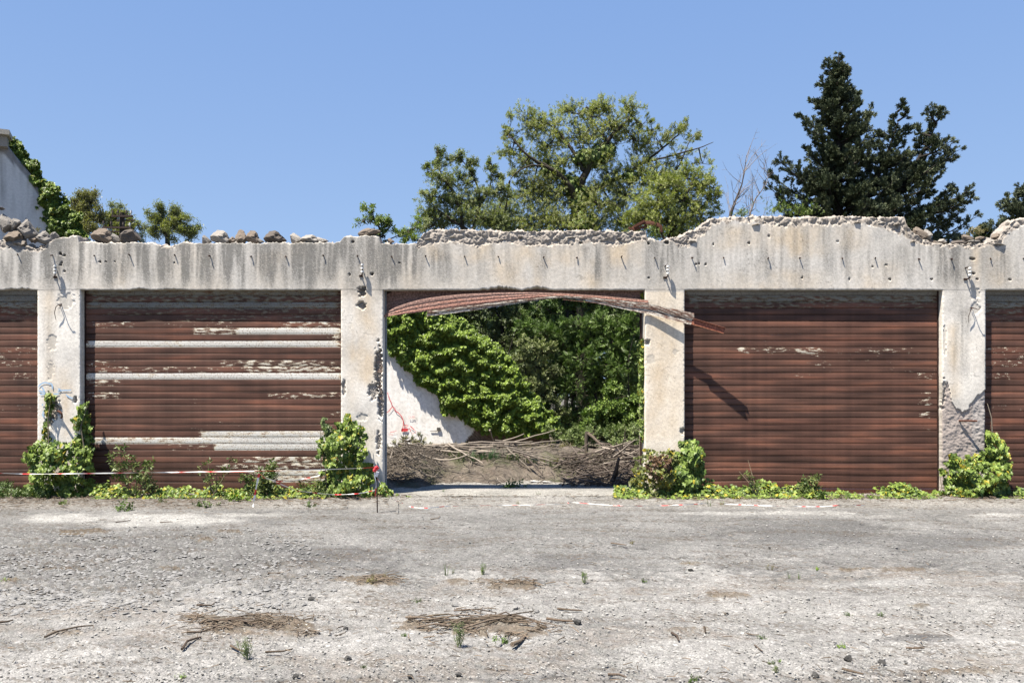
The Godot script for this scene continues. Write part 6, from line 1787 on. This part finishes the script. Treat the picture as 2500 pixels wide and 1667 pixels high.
func build_behind() -> void:
	# white wall with red line drawing, half smothered in ivy
	var z := -8.0
	var top := [[600, 640], [900, 600], [1000, 670], [1100, 775], [1165, 830], [1220, 880], [1260, 930], [1290, 980], [1330, 1040], [1350, 1090]]
	var o := at(1000, 1090, z)
	o.y = 0.2
	var t := thing("white_gable_wall", o, "whitewashed gable wall with red graffiti seen through the open bay", "wall")
	var nx := 200
	var ny := 110
	var P := PackedVector3Array()
	var C := PackedColorArray()
	for j in ny + 3:
		for i in nx:
			var px := lerpf(700, 1345, float(i) / (nx - 1))
			var py := lerpf(1125.0, pl(top, px), clampf(float(j) / (ny - 1), 0, 1))
			var w := at(px, py, z)
			if j >= ny:
				w.z -= 0.12 * (j - ny + 1)
			var m := n_mid.get_noise_2d(w.x * 3.0, w.y * 3.0)
			var st := n_streak.get_noise_2d(w.x * 8.0, w.y * 0.8)
			var f := n_fine.get_noise_2d(w.x * 30.0, w.y * 30.0)
			var c := Color(0.83, 0.815, 0.785).lerp(Color(0.62, 0.585, 0.53), clampf(0.5 * st + 0.5 * m + 0.12, 0, 0.7))
			if f > 0.42:
				c = c.darkened(0.18)
			var edge := 1168.0 - (py - 1030.0) * 0.75 + 14.0 * m
			if px > edge + 10.0 and py > 1020.0:
				c = Color(0.15, 0.11, 0.085) * (1.0 + f)
				w.z -= 0.02
			P.append(w - t.position)
			C.append(c)
	part("wall", sheet(nx, ny + 3, P, C), M.white_wall, t)
	for s in [[[[946, 958], [950, 972], [956, 985], [957, 992]], 1.6], [[[944, 1007], [950, 1003], [955, 996], [959, 993], [963, 997], [966, 1003], [974, 1009], [981, 1018], [985, 1032], [983, 1045], [980, 1053]], 1.9], [[[984, 1037], [990, 1038], [997, 1039]], 2.0], [[[1001, 1040], [1006, 1044], [1012, 1050]], 1.9], [[[988, 1042], [995, 1043]], 1.4], [[[998, 1044], [1001, 1048], [1003, 1053]], 1.3], [[[952, 1055], [960, 1054], [968, 1051]], 1.2]]:
		stroke("graffiti_line", s[0], s[1], 0.022, M.paint_red, t_offset(t), z)
	stroke("graffiti_blot", [[980, 1051], [985, 1049], [990, 1049], [996, 1050]], 8.0, 0.022, M.paint_red, t_offset(t), z)
	for s in [[[1014, 1050], [1014, 1056], [1005, 1059]], [[948, 1060], [960, 1061]]]:
		stroke("graffiti_line", s, 1.2, 0.022, M.paint_red_pale, t_offset(t), z)
	var tm := TextMesh.new()
	var font := SystemFont.new()
	font.font_names = PackedStringArray(["Droid Sans"])
	tm.text = "LUN"
	tm.font = font
	tm.font_size = 16
	tm.pixel_size = 0.0052
	tm.depth = 0.004
	var lt := part("lettering", tm, M.paint_red_pale, t, at(1005, 1018, z) - t.position + Vector3(0, 0, 0.026))
	lt.rotation.y = 0.0
	var hole := MB.new()
	hole.box(Transform3D(Basis(), at(1071, 1047, z) - t.position + Vector3(0, 0, 0.025)), Vector3(0.09, 0.07, 0.03), Color(0.08, 0.075, 0.07))
	hole.box(Transform3D(Basis(), at(1059, 1052, z) - t.position + Vector3(0, 0, 0.02)), Vector3(0.18, 0.014, 0.012), Color(0.1, 0.09, 0.08))
	part("socket_box", hole.mesh(), M.plain, t)
	t = thing("ivy_slope", at(1150, 1090, z), "thick bright green ivy sloping down over the white graffiti wall", "ivy")
	var slope := [[900, 640], [1000, 660], [1060, 720], [1100, 768], [1140, 785], [1166, 812], [1205, 832], [1221, 846], [1240, 868], [1257, 886], [1272, 910], [1289, 932], [1296, 955], [1314, 978], [1340, 1000], [1364, 1022], [1366, 1050], [1330, 1066], [1293, 1066], [1240, 1060], [1193, 1064], [1160, 1040], [1129, 1022], [1105, 1010], [1079, 1006], [1071, 964], [1040, 945], [1018, 932], [1008, 908], [982, 890], [960, 862], [943, 832], [900, 780]]
	ivy_mass(t, slope, z, 0.30, 46000, 0.07, Color(0.05, 0.085, 0.015), Color(0.21, 0.295, 0.04), 0.0, 41, 0.9)
	# gable of the house at the end of the row, in shade
	var gp := at(60, 575, -6.0)
	gp.y = 0.0
	t = thing("ruined_house", Vector3(gp.x, 0, -6.0), "grey stained gable of a neighbouring house rising over the wall corner", "building")
	t.rotation.y = deg_to_rad(25)
	P = PackedVector3Array()
	C = PackedColorArray()
	nx = 90
	ny = 90
	var dirx := Vector3(cos(deg_to_rad(25)), 0, -sin(deg_to_rad(25)))
	var hz := func(px: float) -> Vector3:
		# foot of the sight line through px on the turned plane
		var k := (px - 1250.0) / PPM / DIST
		var o2 := t.position
		# o2.x + s*dirx.x = k * (DIST - (o2.z + s*dirx.z))
		var s := (k * (DIST - o2.z) - o2.x) / (dirx.x + k * dirx.z)
		return o2 + dirx * s
	var roof := [[-400, 200], [-60, 318], [10, 345], [40, 384], [70, 420], [105, 480], [128, 540], [140, 590], [150, 700]]
	for j in ny + 2:
		for i in nx:
			var px := lerpf(-260, 150, float(i) / (nx - 1))
			var h: Vector3 = hz.call(px)
			var sc := (DIST - h.z) / DIST / PPM
			var yt: float = EYE + (HOR - pl(roof, px)) * sc
			var y := lerpf(0.0, yt, clampf(float(j) / (ny - 1), 0, 1))
			var loc := Vector3((h - t.position).dot(dirx), y, 0.0 if j < ny else -0.14 * (j - ny + 1))
			var st := n_streak.get_noise_2d(loc.x * 11.0, y * 0.7)
			var m := n_mid.get_noise_2d(loc.x * 3.0, y * 2.0)
			var c := Color(0.60, 0.585, 0.56).lerp(Color(0.25, 0.24, 0.225), clampf(0.9 * st + 0.3 * m, 0, 0.8))
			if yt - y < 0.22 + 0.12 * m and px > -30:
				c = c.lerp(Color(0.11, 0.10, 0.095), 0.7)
			P.append(loc)
			C.append(c)
	part("wall", sheet(nx, ny + 2, P, C), M.wall, t)
	var mb := MB.new()
	var c1: Vector3 = hz.call(-300.0)
	var c2: Vector3 = hz.call(26.0)
	var s1 := (c1 - t.position).dot(dirx)
	var s2 := (c2 - t.position).dot(dirx)
	var y2 := EYE + (HOR - 343) * (DIST - c2.z) / DIST / PPM
	mb.box(Transform3D(Basis(), Vector3((s1 + s2) / 2, y2 + 0.1, 0.06)), Vector3(s2 - s1, 0.11, 0.5), Color(0.40, 0.37, 0.32))
	mb.box(Transform3D(Basis(), Vector3((s1 + s2) / 2 - 0.03, y2 - 0.08, 0.03)), Vector3(s2 - s1 - 0.06, 0.24, 0.34), Color(0.32, 0.29, 0.25))
	part("cornice", mb.mesh(), M.stone, t)
	mb = MB.new()
	mb.tube([Vector3(0.05, 2.5, 0.03), Vector3(0.03, 4.6, 0.03), Vector3(0.02, 5.6, 0.03)], [0.008, 0.008, 0.008], 5, Color.WHITE)
	part("cable", mb.mesh(), M.dark_iron, t)
	t = thing("ivy_gable", at(120, 575, -7.0), "dark ivy spilling down the sloping edge of the neighbouring gable", "ivy")
	ivy_mass(t, [[20, 335], [34, 334], [52, 350], [62, 366], [66, 384], [90, 390], [98, 404], [102, 422], [112, 436], [132, 446], [150, 460], [156, 474], [172, 500], [184, 510], [200, 522], [200, 540], [196, 555], [212, 572], [224, 580], [222, 596], [130, 596], [122, 560], [112, 525], [100, 505], [98, 475], [78, 455], [74, 430], [50, 415], [46, 395], [30, 380], [20, 360]], -6.25, 0.26, 12000, 0.065, Color(0.03, 0.055, 0.014), Color(0.18, 0.25, 0.04), 0.02, 42, 0.9)
	# telegraph pole
	t = thing("telegraph_pole", at(297, 959, -20.0) * Vector3(1, 0, 1), "dark telegraph pole with two crossarms before the eucalyptus trees", "pole")
	mb = MB.new()
	var ptop := at(297, 519, -20.0)
	mb.tube([Vector3(0, 0, 0), Vector3(0, ptop.y, 0)], [0.14, 0.10], 8, Color(0.05, 0.04, 0.035))
	part("post", mb.mesh(), M.bark, t)
	for q in [[272, 322, 527], [249, 320, 553]]:
		mb = MB.new()
		var a := at(q[0], q[2], -19.85) - t.position
		var b := at(q[1], q[2] + (1 if q[2] < 540 else 5), -19.85) - t.position
		mb.box(Transform3D(Basis(), (a + b) / 2), Vector3(b.x - a.x, 0.07, 0.08), Color(0.06, 0.045, 0.04))
		mb.box(Transform3D(Basis(), (a + b) / 2 + Vector3(0, -0.1, -0.3)), Vector3((b.x - a.x) * 0.9, 0.05, 0.08), Color(0.06, 0.045, 0.04))
		var arm := part("crossarm", mb.mesh(), M.bark, t)
		for k in 4:
			var m2 := MB.new()
			var p := a.lerp(b, [0.04, 0.3, 0.72, 0.94][k])
			m2.tube([p, p + Vector3(0, 0.12, 0), p + Vector3(0, 0.14, 0), p + Vector3(0, 0.24, 0)], [0.015, 0.02, 0.045, 0.03], 6, Color(0.5, 0.5, 0.5) if k == 3 else Color(0.08, 0.07, 0.065))
			part("insulator", m2.mesh(), M.plain, arm)
	# branches cut and heaped on the earth bank
	rng.seed = 515
	var mk := func(ax: float, ay: float, bx: float, by: float, zz: float, r: float, label: String, group: String, col: Color, sag := 0.0, heap := 0.0) -> void:
		var a := at(ax, ay, zz)
		var b := at(bx, by, zz + rng.randf_range(-0.5, 0.5))
		a.y = maxf(a.y, bank(a.x, a.z) + 0.01)
		b.y = maxf(b.y, bank(b.x, b.z) + 0.01)
		if heap > 0.0:
			a.y = bank(a.x, a.z) + rng.randf_range(0.02, heap)
			b.y = bank(b.x, b.z) + rng.randf_range(0.02, heap)
		var L := a.distance_to(b)
		var pts := []
		var rr := []
		for k in 6:
			var u := k / 5.0
			var p := a.lerp(b, u) + Vector3(0, -sag * sin(u * PI), 0) + rv() * L * 0.012
			p.y = maxf(p.y, bank(p.x, p.z) + r)
			pts.append(p - a)
			rr.append(r * lerpf(1.0, 0.45, u))
		var m := MB.new()
		m.tube(pts, rr, 6, col)
		var br := part("cut_branch", m.mesh(), M.bark, self, a)
		tag(br, label, "branch", group)
	var g1 := Color(0.26, 0.225, 0.19)
	var g2 := Color(0.085, 0.07, 0.06)
	mk.call(1014, 1145, 1062, 1118, -2.6, 0.030, "straight pale pole sticking out of the heap by the graffiti wall", "cut branches", g1)
	mk.call(1024, 1165, 1145, 1110, -2.2, 0.024, "long pale branch slanting down the bank alone", "cut branches", g1 * 1.1, 0.1)
	mk.call(1280, 1110, 1330, 1165, -2.4, 0.02, "short dark branch leaning down the middle of the bank", "cut branches", g2)
	mk.call(1196, 1050, 1206, 1080, -4.5, 0.02, "pale forked branch standing up from the heap", "cut branches", g1)
	mk.call(1200, 1086, 1280, 1060, -4.2, 0.02, "long thin branch arching up over the heap toward the ivy slope", "cut branches", g1)
	mk.call(1230, 1085, 1356, 1050, -4.3, 0.018, "thin branch reaching toward the ivy slope", "cut branches", g1)
	mk.call(1445, 1165, 1560, 1095, -2.0, 0.02, "pale branch crossing the dark brush beside the beige pillar", "cut branches", g1)
	mk.call(1452, 1104, 1540, 1077, -2.4, 0.018, "pale branch lying along the top of the dark brush", "cut branches", g1)
	mk.call(1500, 1115, 1552, 1073, -2.1, 0.022, "branch jutting up out of the dark brush", "cut branches", g1)
	mk.call(1496, 1190, 1512, 1120, -1.4, 0.055, "black stump-like branch propped upright in the dark brush", "cut branches", g2)
	mk.call(1516, 1110, 1530, 1040, -2.2, 0.014, "slender bare switch rising from the dark brush", "cut branches", g2 * 1.4)
	mk.call(1434, 1058, 1500, 1108, -3.0, 0.034, "leaning split branch propped on the short wooden stake", "cut branches", Color(0.12, 0.095, 0.075))
	for k in 46:
		var cx := rng.randf_range(1030, 1320)
		var cy := rng.randf_range(1082, 1112)
		var l := rng.randf_range(25, 90)
		var a := rng.randfn(-0.08, 0.2)
		mk.call(cx - l * cos(a), cy - l * sin(a), cx + l * cos(a), cy + l * sin(a), rng.randf_range(-3.6, -2.5), rng.randf_range(0.011, 0.027), "grey branch in the heap of cut branches by the ivy slope", "heaped branches by the ivy slope", g1 * rng.randf_range(0.4, 1.2), 0.0, 0.24)
	for k in 46:
		var cx := rng.randf_range(1390, 1560)
		var cy := rng.randf_range(1095, 1180)
		var l := rng.randf_range(18, 60)
		var a := rng.randfn(-0.35, 0.45)
		mk.call(cx - l * cos(a), cy - l * sin(a), minf(cx + l * cos(a), 1575), cy + l * sin(a), rng.randf_range(-2.6, -1.3), rng.randf_range(0.008, 0.022), "dark thin branch in the brush heap beside the beige pillar", "brush heap beside the beige pillar", (g2 if rng.randf() < 0.6 else g1) * rng.randf_range(0.6, 1.3), 0.0, 0.28)
	t = thing("wooden_stake", at(1432, 1108, -3.0), "short upright wooden stake standing in the branch heap", "stake")
	mb = MB.new()
	mb.tube([Vector3(0, -0.2, 0), Vector3(0.0, 0.3, 0), Vector3(0.01, 0.43, 0)], [0.04, 0.038, 0.035], 7, Color(0.1, 0.085, 0.07))
	part("post", mb.mesh(), M.bark, t)
	# fine brush too dense to count
	var tw := MB.new()
	tw.tube([Vector3(-0.5, 0, 0), Vector3(-0.1, 0.07, 0.05), Vector3(0.5, 0, -0.04)], [0.012, 0.010, 0.004], 3, Color.WHITE)
	var twm := tw.mesh()
	for q in [[935, 1070, 1108, 1185, -3.0, -1.2, 560, "tangled grey twig brush at the foot of the graffiti wall", 0.42, g1 * 0.5], [1385, 1575, 1090, 1195, -2.8, -1.0, 560, "tangled dark twig brush beside the beige pillar", 0.5, g2 * 1.3], [1040, 1420, 1085, 1190, -4.2, -1.3, 700, "scattered twigs and bark over the earth bank", 0.3, g1 * 0.55]]:
		var xf := []
		var cols := PackedColorArray()
		for k in q[6]:
			var zz := rng.randf_range(q[4], q[5])
			var p := at(rng.randf_range(q[0], q[1]), 1000, zz)
			p.y = bank(p.x, p.z) + 0.01 + absf(rng.randfn(0, 0.45)) * (0.09 if q[0] == 935 else (0.13 if q[0] != 1040 else 0.05))
			xf.append(Transform3D(Basis.from_euler(Vector3(rng.randf_range(-0.4, 0.4), rng.randfn(0, 0.8), rng.randfn(0, 0.4))).scaled_local(Vector3(1, 1, 1) * q[8] * rng.randf_range(0.35, 1.3) * Vector3(1, rng.randf_range(0.8, 2.2), rng.randf_range(0.8, 2.2))), p))
			cols.append((q[9] as Color) * rng.randf_range(0.5, 1.6))
		tag(copies("brush", twm, M.dry, xf, cols, self), q[7], "brush")
	# grass on the bank
	for q in [[1190, 1130, 0.3, 0, "blue-green grass tuft in the middle of the bank"], [1160, 1105, 0.2, 1, "small grass tuft under the branch heap"], [1275, 1130, 0.26, 0, "spiky grass tuft beside the fallen short branch"], [1215, 1150, 0.22, 0, "low grass patch at the foot of the bank"], [1440, 1150, 0.2, 2, "yellow-green weed by the dark brush"], [1120, 1155, 0.2, 1, "leafy weed below the slanting branch"], [1300, 1090, 0.22, 2, "dry grass behind the branch heap"], [1360, 1085, 0.25, 2, "dry grass under the pale scrub"], [1100, 1085, 0.22, 2, "straw-coloured grass against the white wall"], [1180, 1085, 0.2, 2, "straw-coloured grass under the ivy slope"], [1240, 1138, 0.2, 1, "grass patch between the blue-green tuft and the spiky tuft"], [1150, 1135, 0.2, 0, "grass patch beside the long slanting branch"], [1380, 1130, 0.22, 1, "grass patch between the two branch heaps"], [1330, 1150, 0.18, 2, "dry grass low on the bank between the heaps"]]:
		var p := at(q[0], q[1], -2.6 if q[1] > 1100 else -4.6)
		p.y = bank(p.x, p.z) - 0.01
		t = thing("grass_tuft", p, q[4], "grass", "grass on the earth bank")
		var xf := []
		var cols := PackedColorArray()
		for k in 16:
			xf.append(Transform3D(Basis(Vector3.UP, rng.randf() * TAU).scaled(Vector3.ONE * q[2] * rng.randf_range(0.5, 1.0)), Vector3(rng.randfn(0, 0.2), 0.02, rng.randfn(0, 0.12))))
			cols.append([Color(0.06, 0.12, 0.05), Color(0.08, 0.11, 0.03), Color(0.2, 0.18, 0.08)][q[3]] * rng.randf_range(0.7, 1.3))
		copies("foliage", SH["tuft%d" % (q[3] % 3)], M.leaf, xf, cols, t)
	# plastic scraps
	for q in [[1305, 1178, "crumpled white plastic scrap on the bay floor"], [1335, 1180, "flat white plastic strip beside the crumpled scrap"]]:
		var p := on_ground(q[0], q[1] + 4)
		p.y = bank(p.x, p.z) + 0.03
		p.y = maxf(p.y, 0.05)
		var s2_ := part("plastic_scrap", SH.rock3, stone_mat(Color(0.5, 0.49, 0.47)), self, p)
		s2_.basis = Basis(Vector3.UP, 0.5).scaled_local(Vector3(0.2, 0.04, 0.09))
		tag(s2_, q[2], "plastic")
	# green on the broken wall head
	for q in [[1905, 525, 26, "pale bushy weed growing on the wall top before the conifer"], [1965, 525, 20, "feathery weed on the wall top next to the pale bushy one"], [1812, 528, 10, "tiny weed on the wall top under the bare shrubs"], [1600, 578, 20, "weed sprouting in the dip under the iron strap"], [2385, 572, 12, "dry tuft on the rubble by the cedar"], [75, 570, 10, "straw tuft among the corner rubble"]]:
		var p := at(q[0], q[1] + 3, -0.2)
		t = thing("wall_weed", p, q[3], "weed", "weeds on the wall top")
		var xf := []
		var cols := PackedColorArray()
		for k in int(q[2] * 3):
			var v := Vector3(rng.randfn(0, 0.006) * q[2], absf(rng.randfn(0, 0.004)) * q[2], rng.randfn(0, 0.05))
			xf.append(turned(Vector3(0, 1, 0) + rv() * 0.7, 0.07 * rng.randf_range(0.6, 1.3), v))
			cols.append((Color(0.2, 0.17, 0.09) if q[0] > 2300 or q[0] < 100 else Color(0.07, 0.11, 0.03).lerp(Color(0.2, 0.25, 0.06), rng.randf())))
		copies("foliage", SH.small, M.leaf, xf, cols, t)

func t_offset(t: Node3D) -> Node3D:
	# strokes are laid out in world metres: give them a holder that undoes the thing's own offset
	if not t.has_node("graffiti"):
		var h := Node3D.new()
		h.name = "graffiti"
		t.add_child(h)
		h.position = -t.position
	return t.get_node("graffiti")


# ------------------------------------------------------------------ the scene
func _ready() -> void:
	var cam := Camera3D.new()
	cam.name = "camera"
	add_child(cam)
	cam.position = Vector3(0, EYE, DIST)
	cam.projection = Camera3D.PROJECTION_FRUSTUM
	cam.near = 0.1
	cam.far = 900.0
	cam.size = 0.1 * 1667.0 / (PPM * DIST)
	cam.frustum_offset = Vector2(0, 0.1 * (HOR - 833.5) / (PPM * DIST))
	cam.current = true

	var env := Environment.new()
	env.background_mode = Environment.BG_SKY
	var sky := ProceduralSkyMaterial.new()
	sky.sky_top_color = lin(0.068, 0.124, 0.258)
	sky.sky_horizon_color = lin(0.176, 0.248, 0.345)
	sky.sky_curve = 0.2
	sky.ground_bottom_color = lin(0.12, 0.115, 0.105)
	sky.ground_horizon_color = lin(0.19, 0.22, 0.26)
	sky.sun_angle_max = 1.0
	env.sky = Sky.new()
	env.sky.sky_material = sky
	env.tonemap_mode = Environment.TONE_MAPPER_LINEAR
	env.tonemap_exposure = 2.85
	env.sdfgi_enabled = true
	env.ssao_enabled = true
	env.ssil_enabled = true
	var we := WorldEnvironment.new()
	we.name = "world"
	we.environment = env
	add_child(we)

	var sun := DirectionalLight3D.new()
	sun.name = "sun"
	add_child(sun)
	sun.look_at_from_position(Vector3.ZERO, Vector3(0.184, -0.53, -0.135), Vector3.UP)
	sun.light_energy = 1.6
	sun.light_color = Color(1.0, 0.965, 0.91)
	sun.light_angular_distance = 0.53
	sun.shadow_enabled = true

	rng.seed = 7
	n_big = make_noise(1, 0.35, 3)
	n_mid = make_noise(2, 0.5, 4)
	n_fine = make_noise(3, 1.0, 2)
	n_streak = make_noise(4, 0.5, 3)
	n_streak2 = make_noise(5, 0.5, 2)
	n_cell = FastNoiseLite.new()
	n_cell.noise_type = FastNoiseLite.TYPE_CELLULAR
	n_cell.cellular_return_type = FastNoiseLite.RETURN_DISTANCE2_SUB
	n_cell.fractal_type = FastNoiseLite.FRACTAL_NONE
	n_cell.frequency = 1.0
	n_cell.seed = 9
	n_cellv = n_cell.duplicate()
	n_cellv.cellular_return_type = FastNoiseLite.RETURN_CELL_VALUE
	var t0 := Time.get_ticks_msec()
	make_materials()
	make_leaves()
	for k in 5:
		SH["rock%d" % k] = rock_mesh(40 + k * 7, 0.55, 2)
	for k in 3:
		SH["pebble%d" % k] = rock_mesh(140 + k * 7, 0.4, 0, 0.2)
	M.masonry = [stone_mat(Color(0.22, 0.195, 0.168)), stone_mat(Color(0.26, 0.24, 0.215)), stone_mat(Color(0.175, 0.157, 0.138))]
	M.rubble = [stone_mat(Color(0.20, 0.187, 0.172)), stone_mat(Color(0.175, 0.145, 0.118)), stone_mat(Color(0.28, 0.26, 0.235)), stone_mat(Color(0.11, 0.095, 0.083))]
	print("materials ", Time.get_ticks_msec() - t0)
	build_ground()
	print("ground ", Time.get_ticks_msec() - t0)
	build_facade()
	print("facade ", Time.get_ticks_msec() - t0)
	build_shutters()
	build_bent_shutter()
	print("shutters ", Time.get_ticks_msec() - t0)
	build_behind()
	print("behind ", Time.get_ticks_msec() - t0)
	build_trees()
	build_undergrowth()
	print("trees ", Time.get_ticks_msec() - t0)
	build_ivy()
	build_top_stones()
	build_tape()
	build_yard_things()
	scatter_gravel()
	print("all ", Time.get_ticks_msec() - t0)
